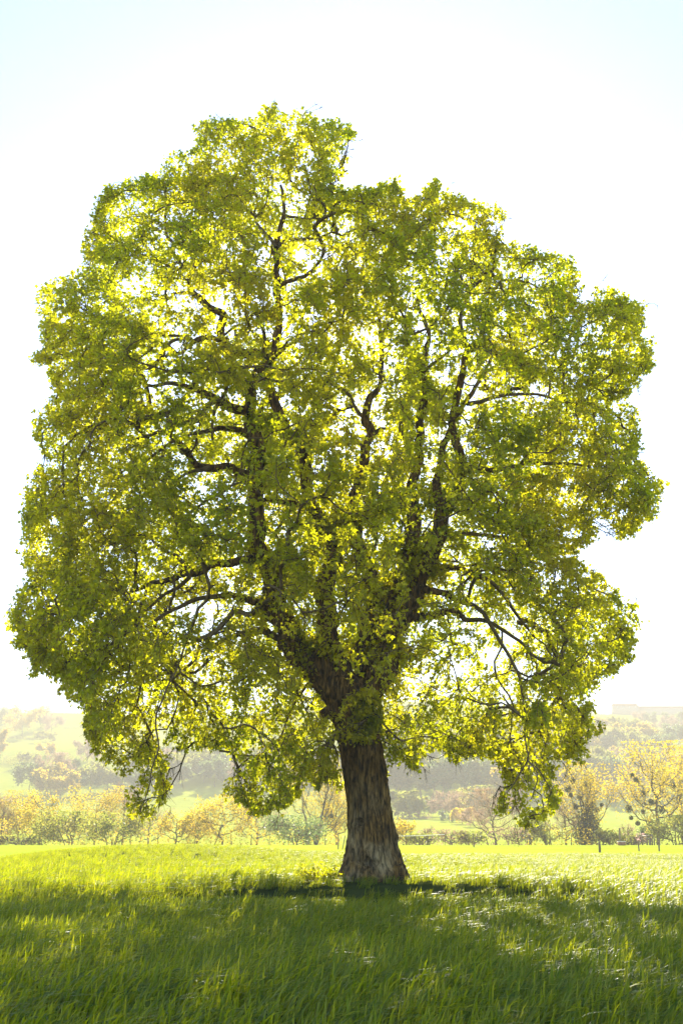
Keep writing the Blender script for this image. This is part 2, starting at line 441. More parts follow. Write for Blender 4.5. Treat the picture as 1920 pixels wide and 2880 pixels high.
def poly_dist(px, py, poly):
    best = np.full(len(px), 1e9)
    q = np.roll(poly, -1, 0)
    for (a, b), (c, d) in zip(poly, q):
        vx, vy = c - a, d - b
        t = np.clip(((px - a) * vx + (py - b) * vy) / (vx * vx + vy * vy + 1e-9), 0, 1)
        best = np.minimum(best, np.hypot(px - a - t * vx, py - b - t * vy))
    return best
def place(px, py, v):
    """a point seen at (px,py): front half along the sight line, back half straight behind the trunk's plane"""
    px, py, v = np.broadcast_arrays(np.asarray(px, float), np.asarray(py, float), np.asarray(v, float))
    dx, dy, dz = (px - 960) / FPX, CP - (1440 - py) / FPX * SP, SP + (1440 - py) / FPX * CP
    Yv = DT + np.minimum(v, 0)
    t = Yv / dy
    return np.stack([dx * t, DT + v, EYE + dz * t], -1)
SCL = FPX / 34.0                                     # photo pixels per metre at the tree, about
# traced limbs: (x, y, width) in overview pixels, v0..v1 depth
LIMBS = [
 ('A', -0.0, -1.6, [(800,1600,110),(765,1566,84),(720,1530,74),(680,1490,66),(655,1440,58),(640,1385,53),(625,1330,49),(605,1270,45),(590,1220,44),(585,1160,42),(585,1100,42),(585,1040,41),(580,980,36),(574,905,30),(590,858,28),(606,828,26),(540,800,25),(514,770,23),(521,722,21),(490,706,20),(464,682,19),(440,662,16),(436,640,12),(450,610,9)]),
 ('B', 0.2, 1.2, [(800,1590,80),(765,1500,58),(752,1420,52),(752,1330,48),(768,1270,44),(765,1215,38),(742,1180,34),(720,1135,32),(703,1070,30),(688,1020,29),(662,984,28),(640,925,26),(618,866,23),(622,790,20),(634,700,19),(632,610,18),(628,530,17),(640,490,13),(650,440,10),(640,380,7)]),
 ('C', 0.4, 2.6, [(830,1590,74),(842,1490,52),(852,1400,45),(850,1330,40),(828,1260,35),(810,1185,33),(820,1110,31),(832,1060,29),(846,1005,25),(848,962,23),(838,922,25),(852,862,18),(872,830,15),(885,770,12),(880,690,10),(870,600,8)]),
 ('D', -0.2, 0.6, [(845,1600,70),(872,1520,54),(888,1440,46),(908,1370,40),(935,1300,36),(958,1240,34),(956,1180,33),(946,1125,28),(956,1060,25),(960,990,23),(966,930,20),(973,850,17),(982,800,14),(988,755,12),(975,715,10),(960,660,8)]),
 ('E', -0.2, -1.4, [(850,1580,72),(882,1525,56),(905,1462,52),(936,1400,54),(955,1350,54),(990,1290,48),(1010,1232,42),(1020,1172,38),(1042,1128,27),(1056,1060,24),(1046,980,21),(1050,900,18),(1066,832,15),(1076,790,13),(1060,735,11),(1075,670,8)]),
 ('F', -0.8, 1.5, [(1018,1180,28),(1003,1120,22),(1010,1050,18),(1040,960,14),(1090,880,12),(1130,800,9)]),
 ('S1', -0.8, -3.5, [(606,1272,26),(535,1290,20),(480,1300,20),(440,1312,25),(400,1326,16),(360,1340,13),(338,1346,10),(300,1360,8)]),
 ('S1b', -2.4, -2.0, [(440,1312,14),(408,1280,11),(388,1268,9),(350,1240,7)]),
 ('S1c', -2.6, -3.2, [(440,1312,13),(410,1342,11),(380,1362,9),(340,1400,7)]),
 ('S1d', -3.0, -3.4, [(400,1326,9),(396,1372,7),(390,1400,5)]),
 ('S1e', -3.3, -4.0, [(340,1346,9),(325,1400,8),(318,1440,6)]),
 ('S2', -0.6, -4.0, [(585,1098,24),(530,1080,20),(480,1074,21),(450,1060,20),(420,1026,16),(398,1004,12),(370,990,10),(330,1000,8)]),
 ('S2b', -2.4, -3.4, [(480,1074,12),(440,1085,9),(410,1100,7)]),
 ('S3', -0.6, -2.4, [(585,1012,22),(552,986,15),(500,985,13),(460,991,12),(420,1001,10),(380,1030,8),(330,1060,6)]),
 ('S4', -0.7, -2.2, [(575,948,28),(540,935,25),(490,911,22),(440,890,15),(400,880,12),(350,886,9),(300,870,7)]),
 ('S4b', -1.4, -1.8, [(500,915,9),(490,960,8),(488,1010,6)]),
 ('S5', -0.9, 1.0, [(524,782,16),(478,772,13),(430,795,11),(400,800,10),(370,790,9)]),
 ('S6', 0.4, 2.2, [(400,800,12),(372,770,12),(352,795,13),(310,802,10),(270,790,8)]),
 ('S6b', 0.8, 1.4, [(372,772,10),(395,750,9),(430,742,8)]),
 ('S7', -0.2, 0.4, [(592,1150,14),(640,1148,13),(700,1152,12)]),
 ('S8', 0.0, -4.2, [(650,1440,24),(590,1385,18),(520,1360,14),(450,1375,12),(390,1400,10),(330,1440,8)]),
 ('S9', 0.2, 3.5, [(670,1480,20),(600,1440,15),(520,1440,12),(440,1470,10),(360,1520,8)]),
 ('T1', 0.6, -1.5, [(634,640,13),(680,640,11),(720,620,10),(735,600,8)]),
 ('T2', 1.0, 1.2, [(628,532,12),(660,515,9),(715,510,7),(760,490,5)]),
 ('T3', 0.8, 2.0, [(630,540,11),(612,505,9),(590,470,8),(570,420,6)]),
 ('C2', 1.9, 1.4, [(848,956,12),(872,944,10),(892,948,7)]),
 ('C3', 1.8, 2.6, [(838,912,12),(818,880,9),(808,840,7)]),
 ('C4', 1.5, 1.0, [(830,985,10),(805,965,8),(785,960,6)]),
 ('D2', 0.4, -0.6, [(973,845,9),(1000,830,7),(1040,800,6)]),
 ('R1', -0.6, -2.8, [(950,1420,22),(1000,1412,16),(1040,1400,14),(1072,1422,13),(1120,1432,11),(1180,1462,9),(1230,1510,7)]),
 ('R2', -0.8, 1.8, [(990,1300,22),(1050,1300,16),(1080,1310,14),(1112,1322,12),(1150,1342,10),(1200,1392,8),(1250,1440,6)]),
 ('R3', -0.7, -4.5, [(960,1350,20),(1040,1370,15),(1100,1400,12),(1140,1460,10),(1180,1530,8),(1200,1600,6)]),
 ('R4', -1.0, -1.0, [(1050,1060,18),(1110,1080,14),(1180,1070,11),(1260,1060,9),(1340,1070,7)]),
 ('R5', -1.2, 2.0, [(1048,930,14),(1110,920,11),(1180,900,9),(1260,880,7),(1330,870,6)]),
 ('R6', 0.2, 4.0, [(1000,1250,16),(1070,1200,12),(1140,1180,10),(1220,1160,8)]),
 ('H1', -5.5, -6.0, [(430,1470,9),(395,1560,8),(365,1620,8),(357,1655,8),(363,1712,7),(353,1765,6),(345,1810,5),(322,1865,4)]),
 ('H2', 3.0, 3.6, [(700,1540,12),(660,1600,10),(632,1667,9),(616,1710,8),(602,1750,7),(586,1790,5),(573,1840,4)]),
 ('H3', -4.5, -5.0, [(1200,1600,7),(1205,1680,7),(1208,1722,7),(1211,1744,7),(1189,1782,6),(1162,1822,4)]),
 ('H3b', -4.9, -5.2, [(1211,1744,6),(1232,1787,5),(1219,1836,4)]),
 ('H3c', -4.9, -4.6, [(1211,1744,5),(1248,1790,5),(1266,1822,4)]),
]
limb_pts = {}
solid = Tubes()
nodes, nrad, ndir = [], [], []
def catmull(P, m=6):
    P = np.asarray(P, float)
    Q = np.vstack([2 * P[0] - P[1], P, 2 * P[-1] - P[-2]])
    out = []
    for i in range(1, len(Q) - 2):
        for t in np.linspace(0, 1, m, endpoint=False):
            a, b, c, d = Q[i-1], Q[i], Q[i+1], Q[i+2]
            out.append(0.5 * ((2*b) + (-a+c)*t + (2*a-5*b+4*c-d)*t*t + (-a+3*b-3*c+d)*t**3))
    out.append(Q[-2])
    return np.array(out)
thin = []
for name, v0, v1, pl in LIMBS:
    pl = np.array(pl, float)
    pl[:, 2] *= 0.55 if name[0] == 'H' else 0.88
    n = len(pl)
    s = np.linspace(0, 1, n)
    v = v0 + (v1 - v0) * s ** 1.2
    P = place(pl[:, 0] * K, pl[:, 1] * K, v)
    depth = P[:, 1] * CP + (P[:, 2] - EYE) * SP
    rad = pl[:, 2] * K / 2 * depth / FPX
    C = catmull(np.hstack([P, rad[:, None]]), 5)
    P, rad = C[:, :3], np.maximum(C[:, 3], 0.012)
    wob = np.stack([vnoise(P * 1.1, 11 + q_) + 0.6 * vnoise(P * 2.6, 15 + q_) - 0.8 for q_ in range(3)], -1)
    P[2:-1] += wob[2:-1] * np.minimum(rad[2:-1, None] * 1.6 + 0.06, 0.3)
    limb_pts[name] = (P, rad)
    big = rad > 0.075
    k = int(np.argmin(big)) if not big.all() else len(rad)
    if k > 3:
        solid.add(P[:k + 1] if k < len(P) else P, rad[:k + 1] if k < len(P) else rad, 14)
    if k < len(P) - 1:
        thin.append((P[max(k - 1, 0):], rad[max(k - 1, 0):]))
    dirs = unit(np.gradient(P, axis=0))
    for p, r_, d_ in zip(P, rad, dirs):
        nodes.append(p); nrad.append(r_); ndir.append(d_)

# trunk rings
TR = [(850,2062,205),(851,2030,172),(852,2000,150),(852,1960,127),(852,1900,109),(846,1830,100),(837,1760,98),(825,1690,100),(811,1640,104),(798,1600,106),(786,1570,92),(775,1545,60)]
tp = np.array(TR, float); tp[:, 2] *= 0.95
P = place(tp[:, 0] * K, tp[:, 1] * K, 0)
dep = P[:, 1] * CP + (P[:, 2] - EYE) * SP
C = catmull(np.hstack([P, (tp[:, 2] * K / 2 * dep / FPX)[:, None]]), 8)
nn, sd = len(C), 64
th = np.arange(sd) * 2 * math.pi / sd
V = np.zeros((nn, sd, 3))
for i in range(nn):
    z = C[i, 2]
    fl = math.exp(-max(z, 0) / 0.9)
    prof = 1 + fl * (0.10 * np.cos(5 * th + 0.7) + 0.06 * np.cos(9 * th + 2.0)) + 0.025 * np.cos(3 * th + z * 0.8) + 0.015 * np.cos(7 * th - z)
    V[i, :, 0] = C[i, 0] + C[i, 3] * prof * np.cos(th)
    V[i, :, 1] = C[i, 1] + C[i, 3] * prof * np.sin(th) * 0.95
    V[i, :, 2] = z
i_ = np.arange(nn - 1)[:, None] * sd; j_ = np.arange(sd)[None, :]; j2 = (j_ + 1) % sd
FT = np.stack([i_ + j_, i_ + j2, i_ + sd + j2, i_ + sd + j_], -1).reshape(-1, 4)
bmv, bmf = solid.arrays()
bm = bmesh.new()
allV = [Vector(p) for p in V.reshape(-1, 3)]
vs = [bm.verts.new(p) for p in allV]
for f in FT: bm.faces.new([vs[k] for k in f])
bm.faces.new([vs[k] for k in range(sd)][::-1]); bm.faces.new([vs[(nn - 1) * sd + k] for k in range(sd)])
vs2 = [bm.verts.new(p) for p in bmv]
for f in bmf: bm.faces.new([vs2[k] for k in f])
# burls and knots
def knob(c, r, sc=(1, 1, 1)):
    g = bmesh.ops.create_icosphere(bm, subdivisions=2, radius=r)
    for v in g['verts']: v.co = Vector((v.co.x * sc[0], v.co.y * sc[1], v.co.z * sc[2])) + Vector(c)
knob(place(916 * K, 2000 * K, -0.35), 0.17, (1.0, 1.0, 1.0))
knob(place(905 * K, 1925 * K, 0.0), 0.10, (1, 1, 1.5))
knob(place(748 * K, 1640 * K, -0.1), 0.16, (1, 1, 1.2))
knob(place(648 * K, 1480 * K, -0.2), 0.15, (1, 1, 1.5))
bmesh.ops.holes_fill(bm, edges=[e for e in bm.edges if e.is_boundary], sides=0)
bmesh.ops.recalc_face_normals(bm, faces=bm.faces)
tmp = bpy.data.meshes.new('trunk_solid'); bm.to_mesh(tmp); bm.free()
to = bpy.data.objects.new('trunk_solid', tmp); COL.objects.link(to)
mo = to.modifiers.new('r', 'REMESH'); mo.mode = 'VOXEL'; mo.voxel_size = 0.03; mo.use_smooth_shade = True
mo = to.modifiers.new('s', 'SMOOTH'); mo.factor = 0.6; mo.iterations = 5
dg = bpy.context.evaluated_depsgraph_get()
tm = bpy.data.meshes.new_from_object(to.evaluated_get(dg))
bpy.data.objects.remove(to); bpy.data.meshes.remove(tmp)
nv = len(tm.vertices)
co = np.empty(nv * 3, np.float32); tm.vertices.foreach_get('co', co); co = co.reshape(-1, 3).astype(float)
nm_ = np.empty(nv * 3, np.float32); tm.vertices.foreach_get('normal', nm_); nm_ = nm_.reshape(-1, 3).astype(float)
q = co.copy()
q[:, 0] += 0.28 * (vnoise(co * np.array([1.5, 1.5, 0.8]), 21) - 0.5) + co[:, 2] * 0.06
ridge = 1 - np.abs(2 * vnoise(q * np.array([9, 9, 1.5]), 22) - 1)
ridge2 = 1 - np.abs(2 * vnoise(q * np.array([17, 17, 3.2]), 23) - 1)
amp = np.interp(co[:, 2], [0, 6.5, 9, 14], [0.085, 0.085, 0.04, 0.016])
dsp = amp * (ridge ** 1.5 * 0.9 + ridge2 * 0.4 - 0.55) + 0.05 * (vnoise(co * 1.7, 24) - 0.5)
# hollows
def hollow(px, py, rx, rz, deep):
    global dsp
    c = place(px * K, py * K, 0)
    front = nm_[:, 1] < 0.1
    e = ((co[:, 0] - c[0]) / rx) ** 2 + ((co[:, 2] - c[2]) / rz) ** 2
    dsp = np.where(front, dsp - deep * np.exp(-e ** 2), dsp)
hollow(853, 1980, 0.17, 0.08, 0.45)
hollow(845, 1976, 0.07, 0.10, 0.20)
hollow(825, 1888, 0.10, 0.11, 0.28)
hollow(822, 1979, 0.035, 0.04, 0.10)
hollow(787, 1980, 0.04, 0.05, 0.10)
hollow(805, 1755, 0.06, 0.22, 0.10)
co += nm_ * dsp[:, None]
tm.vertices.foreach_set('co', co.astype(np.float32).ravel()); tm.update()
tm.materials.clear(); tm.materials.append(M_bark)
tm.polygons.foreach_set('use_smooth', np.ones(len(tm.polygons), bool))
tree = link('spreading_tree', None, label='huge spreading broadleaf tree with thick furrowed leaning trunk standing alone in the wheat', cat='tree')
tree.location = (TREE[0], TREE[1], 0)
tree_off = np.array([TREE[0], TREE[1], 0.0])
inv = tree.matrix_world.inverted()
def tpart(name, me, kind=None):
    o = link(name, me, parent=tree, kind=kind)
    o.location = (-TREE[0], -TREE[1], 0)
    return o
tpart('trunk', tm)

# ---- twig ends
limb_view = []
for nm3, (P, rd) in limb_pts.items():
    if nm3[0] == 'H': continue
    qx, qy = to_px(P)
    for a, b, r_, yv in zip(qx[::2], qy[::2], rd[::2], P[::2, 1]):
        limb_view.append((a, b, r_ * SCL + 24, yv - DT + 0.2))
def sample_terminals(n):
    out, ou_v = [], []
    cnt = 0
    while cnt < n:
        m = 6000
        px = rng.uniform(20 * K, 1530 * K, m); py = rng.uniform(238 * K, 1892 * K, m)
        ins = in_poly(px, py, SIL)
        px, py = px[ins], py[ins]
        d = poly_dist(px, py, SIL) / SCL
        hd = 8.0 * np.sqrt(1 - (1 - np.clip(d / 6.5, 0.03, 1)) ** 2)
        v = rng.uniform(-1, 1, len(px))
        v = np.sign(v) * np.abs(v) ** 0.62
        v = v * hd
        P = place(px, py, v)
        dens = vnoise(P / np.array([1.7, 1.7, 1.15]), 31) * 0.65 + vnoise(P / 0.8, 32) * 0.35
        keep = np.clip((dens - 0.38) * 6.5, 0.015, 1)
        keep *= np.where(d < 0.15, 0.6, 1)
        # thinner inside, and low in the middle
        core = np.clip(np.abs(v) / np.maximum(hd, 0.3), 0, 1)
        keep *= 0.30 + 0.70 * core ** 1.5
        g = np.ones(len(px))
        for gx, gy, ax, ay in GAPS:
            e = ((px - gx) / (ax * 1.05)) ** 2 + ((py - gy) / (ay * 1.05)) ** 2
            g = np.minimum(g, np.clip((e - 0.7) / 0.9, 0.02, 1))
        keep *= g
        # the limbs stay in view: few sprays hang right in front of them
        hide = np.zeros(len(px), bool)
        for lx, ly, lw, lv in limb_view:
            hide |= (np.hypot(px - lx, py - ly) < lw) & (v < lv)
        keep *= np.where(hide, 0.18, 1)
        # thin veil low down between the hanging sprays
        low = np.clip((py - 1430 * K) / (200 * K), 0, 1) * np.clip(1 - np.abs(px - 830 * K) / (560 * K), 0, 1)
        keep *= 1 - 0.45 * low
        for gx, gy, ax, ay, kf in ((1170, 1480, 260, 210, 0.66), (430, 1590, 260, 150, 0.62), (960, 1610, 160, 120, 0.65), (830, 900, 130, 110, 0.45), (430, 1330, 120, 110, 0.5), (690, 560, 90, 90, 0.4), (620, 1640, 160, 110, 0.4), (610, 1775, 120, 100, 0.6), (1215, 1800, 100, 95, 0.62), (335, 1790, 70, 100, 0.3), (1300, 1600, 150, 150, 0.4), (1050, 1680, 150, 90, 0.4)):
            e = ((px / K - gx) / ax) ** 2 + ((py / K - gy) / ay) ** 2
            keep *= 1 - kf * np.exp(-e)
        ok = rng.random(len(px)) < keep
        out.append(P[ok]); cnt += ok.sum()
    return np.concatenate(out)[:n]
term = sample_terminals(7600)
# the skirts at the back of the crown
m_ = 620
ang = rng.uniform(-1, 1, m_)
bx = TREE[0] - 1.0 + 9.6 * ang
bvv = (4.5 + 4.3 * rng.random(m_)) * np.sqrt(np.clip(1 - (0.8 * ang) ** 2, 0.1, 1))
bz = 4.7 + 3.2 * rng.random(m_) ** 1.2 + 0.8 * np.sin(bx * 0.9 + 1)
bk = np.stack([bx, DT + bvv, bz], -1)
bk = bk[vnoise(bk / 1.5, 61) > 0.34]
qx, qy = to_px(bk)
bk = bk[(in_poly(qx, qy, SIL) & (poly_dist(qx, qy, SIL) > 22)) | (np.abs(qx - 830 * K) < 50 * K)]
# sprays that stand out from the outline
sv = np.vstack([SIL, (SIL + np.roll(SIL, -1, 0)) / 2])
cen_s = np.array([790 * K, 1080 * K])
sv = sv + (cen_s - sv) / np.linalg.norm(cen_s - sv, axis=1, keepdims=True) * rng.uniform(8, 30, (len(sv), 1))
ok_s = ~((sv[:, 1] > 1690 * K) & (np.abs(sv[:, 0] - 830 * K) < 70 * K))
sp_ = place(sv[ok_s, 0], sv[ok_s, 1], rng.uniform(-1.2, 0.6, ok_s.sum()))
term = np.vstack([term, bk, sp_, sp_ + rng.normal(0, 0.25, sp_.shape)])
n_main = len(term)
# sprouting shoots along the trunk fork and the big limbs
ext = []
for nm2, lo, hi, cnt in (('A', 1150, 1420, 60), ('B', 1150, 1480, 70), ('C', 1080, 1560, 100), ('D', 1000, 1500, 80), ('E', 1120, 1500, 80), ('A', 820, 1150, 50), ('B', 620, 1150, 50), ('E', 800, 1120, 40), ('D', 780, 1000, 40)):
    P, rd = limb_pts[nm2]
    qx, qy = to_px(P)
    sel = np.nonzero((qy > lo * K) & (qy < hi * K))[0]
    # shoots come in bunches
    cen = rng.choice(sel, max(3, cnt // 9))
    for k in rng.choice(cen, cnt):
        a = rng.uniform(-math.pi, math.pi)
        off = np.array([math.cos(a), math.sin(a) * 0.9 - 0.25, rng.uniform(-0.7, 0.4)])
        ext.append(P[k] + off * (rd[k] + rng.uniform(0.1, 0.6)))
c0 = place(833 * K, 1640 * K, -0.8)
for k in range(46):
    t = rng.random()
    c = place((836 + rng.normal(0, 16) + 10 * t) * K, (1585 + 92 * t) * K, -0.72 - rng.random() * 0.35)
    ext.append(c)
for k in range(16):
    ext.append(place((700 + rng.normal(0, 22)) * K, (1470 + rng.normal(0, 26)) * K, -0.55))
ext = np.array(ext)
term = np.vstack([term, ext])

# ---- grow branches to the twig ends
nodes = [np.asarray(p) for p in nodes]
parent = [-1] * len(nodes)
count = [0.0] * len(nodes)
isl = [True] * len(nodes)
kd = kdtree.KDTree(len(nodes))
for i, p in enumerate(nodes): kd.insert(p, i)
kd.balance()
d0 = np.array([kd.find(p)[2] for p in term])
order = np.argsort(d0)
chains, tipdir = [], {}
base_len = len(nodes)
done = 0
BATCH = 90
for b in range(0, len(order), BATCH):
    kd = kdtree.KDTree(len(nodes))
    for i, p in enumerate(nodes): kd.insert(p, i)
    kd.balance()
    new = []
    for ti in order[b:b + BATCH]:
        t = term[ti]
        best, bc = None, 1e9
        for cpos, ci_, cd in kd.find_n(t, 14):
            if cd < 1e-4: continue
            dv = (t - nodes[ci_]) / cd
            c = cd * (1 + 0.55 * (1 - float(dv @ ndir[ci_])))
            if c < bc: bc, best = c, ci_
        p0, dr = nodes[best], ndir[best]
        dist = float(np.linalg.norm(t - p0))
        k = max(2, int(math.ceil(dist / 0.33)))
        s = np.linspace(0, 1, k + 1)[1:, None]
        sidev = np.cross(dr, (t - p0) / max(dist, 1e-6))
        m0 = dr * dist * 0.75
        m1 = (t - p0) * 0.7 + np.array([0, 0, -0.25 * dist])
        H = (2*s**3 - 3*s**2 + 1) * p0 + (s**3 - 2*s**2 + s) * m0 + (-2*s**3 + 3*s**2) * t + (s**3 - s**2) * m1
        H[:-1] += rng.normal(0, 0.05, (k - 1, 3)) * min(1, dist)
        dd = unit(np.vstack([H[:1] - p0, H[1:] - H[:-1]]))
        ch = [best]
        prev = best
        for p, d_ in zip(H, dd):
            nodes.append(p); ndir.append(d_); parent.append(prev); count.append(0.0); isl.append(False); nrad.append(0)
            prev = len(nodes) - 1
            ch.append(prev)
        chains.append(ch)
        tipdir[int(ti)] = dd[-1]
        count[prev] += 1
for i in range(len(nodes) - 1, base_len - 1, -1):
    count[parent[i]] += count[i]
NP_ = np.array(nodes)
cnt = np.array(count)
rad = 0.0075 * np.maximum(cnt, 1) ** 0.46
rad[:base_len] = np.array(nrad[:base_len])
br = Tubes()
for ch in chains:
    r_ = rad[ch].copy()
    r_[0] = min(r_[0], r_[1] * 1.15)
    br.add(NP_[ch], r_, 5 if r_[0] > 0.05 else 4 if r_[0] > 0.022 else 3, False)
for P, r_ in thin:
    br.add(P, r_, 8, False)
# ---- twigs and leaves
nt = len(term)
TD = np.array([tipdir[i] for i in range(nt)])
tpx, tpy = to_px(term)
lowness = np.clip((tpy / K - 1150) / 600, 0, 1)
edge_d = poly_dist(tpx, tpy, SIL) / SCL
NTW, NLF = 5, 8
LV, LT = [], []
lc, ld, ls, lt = [], [], [], []
for j in range(NTW):
    d = TD * 0.6 + rng.normal(0, 0.75, (nt, 3)) + np.array([0, 0, 0.15]) + lowness[:, None] * np.array([0, 0, -1.0])
    d = unit(d)
    ln = rng.uniform(0.25, 0.62, nt) * np.clip(0.7 + edge_d * 0.8, 0.7, 1)
    ln *= 1 + 0.55 * lowness * rng.random(nt)
    ln[n_main:] *= 0.6
    st = term - TD * rng.uniform(0, 0.2, (nt, 1))
    qx, qy = to_px(st + d * ln[:, None])
    ln = np.where(in_poly(qx, qy, SIL), ln, ln * 0.6)
    mid = st + d * ln[:, None] * 0.5 + rng.normal(0, 0.025, (nt, 3))
    end = st + d * ln[:, None] + np.array([0, 0, -1]) * (ln * (0.12 + 0.2 * lowness))[:, None]
    for i in range(nt):
        br.add(np.array([st[i], end[i]]), np.array([0.0075, 0.003]), 3, False)
    for k in range(NLF):
        f = (k + rng.random(nt)) / NLF
        f = 0.25 + 0.8 * f
        p = np.where((f < 0.5)[:, None], st + (mid - st) * (f * 2)[:, None], mid + (end - mid) * ((f - 0.5) * 2)[:, None])
        off = unit(rng.normal(0, 1, (nt, 3)))
        p = p + off * rng.uniform(0.02, 0.09, (nt, 1))
        dirv = unit(off * 0.8 + d * 0.5 + np.array([0, 0, -0.55]))
        lc.append(p); ld.append(dirv)
        ls.append(0.065 + 0.115 * rng.random(nt) ** 1.3)
        lt.append(np.clip(0.5 + (vnoise(term / 2.2, 41) - 0.5) * 1.1 + rng.normal(0, 0.09, nt), 0, 1))
lc, ld, ls, lt = np.concatenate(lc), np.concatenate(ld), np.concatenate(ls), np.concatenate(lt)
# leaves that would blur the traced outline are left off
qx, qy = to_px(lc)
sd = poly_dist(qx, qy, SIL) * np.where(in_poly(qx, qy, SIL), -1, 1)
ragged = (vnoise(lc / 0.85, 71) - 0.5) * 62 + (vnoise(lc / 0.36, 72) - 0.5) * 54
lk = sd < ragged + rng.normal(0, 4, len(lc)) + 4
trunk_side = (qy > 1690 * K) & (np.abs(qx - 830 * K) < 62 * K)
lk |= trunk_side & (lc[:, 2] > 4)
lc, ld, ls, lt = lc[lk], ld[lk], ls[lk], lt[lk]
upv = unit(rng.normal(0, 1, lc.shape) + np.array([0, 0, 0.7]))
sx = unit(np.cross(ld, upv)); nz_ = np.cross(sx, ld)
# five-lobed leaf, folded a little along its middle: (across, along, lift)
LEAF = np.array([(0, 0, 0), (0, 1.0, -0.10), (-0.17, 0.60, 0.05), (-0.52, 0.46, 0.15), (0.17, 0.60, 0.05), (0.52, 0.46, 0.15)])
LF = np.array([(0, 1, 2, 3), (0, 5, 4, 1)])
def leaves_mesh(name, c, d, sxx, n_, s, t, mat):
    V = c[:, None, :] + s[:, None, None] * (sxx[:, None, :] * LEAF[None, :, :1] + d[:, None, :] * LEAF[None, :, 1:2] + n_[:, None, :] * LEAF[None, :, 2:3])
    F = (np.arange(len(c))[:, None, None] * len(LEAF) + LF[None]).reshape(-1, 4)
    return mesh_np(name, V.reshape(-1, 3), F, mat, False, np.repeat(t, len(LEAF)))
# the leaves that show largest become parts of their own
dist_c = np.linalg.norm(lc - np.array([0, 0, EYE]), axis=1)
show = np.argsort(-(ls * (0.6 + np.abs(nz_[:, 1]))) / dist_c)[:300]
rest = np.ones(len(lc), bool); rest[show] = False
tpart('foliage', leaves_mesh('foliage', lc[rest], ld[rest], sx[rest], nz_[rest], ls[rest], lt[rest], M_leaf), 'stuff')
bv, bf = br.arrays() if False else (np.concatenate(br.V), br.F)
tpart('branches', mesh_np('branches', bv, np.concatenate(br.F), M_branch, True), 'stuff')
one = [mesh_np('leaf', LEAF, LF, M_leaf, False, np.full(len(LEAF), t)) for t in (0.2, 0.4, 0.6, 0.8)]
from mathutils import Matrix
for i in show:
    o = bpy.data.objects.new('leaf', one[min(3, int(lt[i] * 4))])
    COL.objects.link(o); o.parent = tree
    c = lc[i] - tree_off
    s = ls[i]
    o.matrix_local = Matrix(((sx[i][0]*s, ld[i][0]*s, nz_[i][0]*s, c[0]), (sx[i][1]*s, ld[i][1]*s, nz_[i][1]*s, c[1]), (sx[i][2]*s, ld[i][2]*s, nz_[i][2]*s, c[2]), (0, 0, 0, 1)))
# ------------------------------------------------------------------ background trees
CARD = np.array([(-0.5, 0, 0.0), (0.0, 0.5, 0.12), (0.5, 0, 0), (0.0, -0.5, 0.12)])
def cards(name, c, s, mat, g, aspect=1.0, dirs=None):
    n = len(c)
    a = unit(g.normal(0, 1, (n, 3))) if dirs is None else unit(dirs + g.normal(0, 0.25, (n, 3)))
    b = unit(np.cross(a, g.normal(0, 1, (n, 3))))
    k = np.cross(a, b)
    s = np.broadcast_to(np.asarray(s, float), (n,))
    V = c[:, None, :] + s[:, None, None] * (a[:, None, :] * CARD[None, :, :1] + b[:, None, :] * CARD[None, :, 1:2] * aspect + k[:, None, :] * CARD[None, :, 2:3] * aspect)
    F = np.arange(n * 4).reshape(n, 4)
    t = np.clip(0.5 + (vnoise(c / 1.3, 51) - 0.5) * 1.2 + g.normal(0, 0.15, n), 0, 1)
    return mesh_np(name, V.reshape(-1, 3), F, mat, False, np.repeat(t, 4))
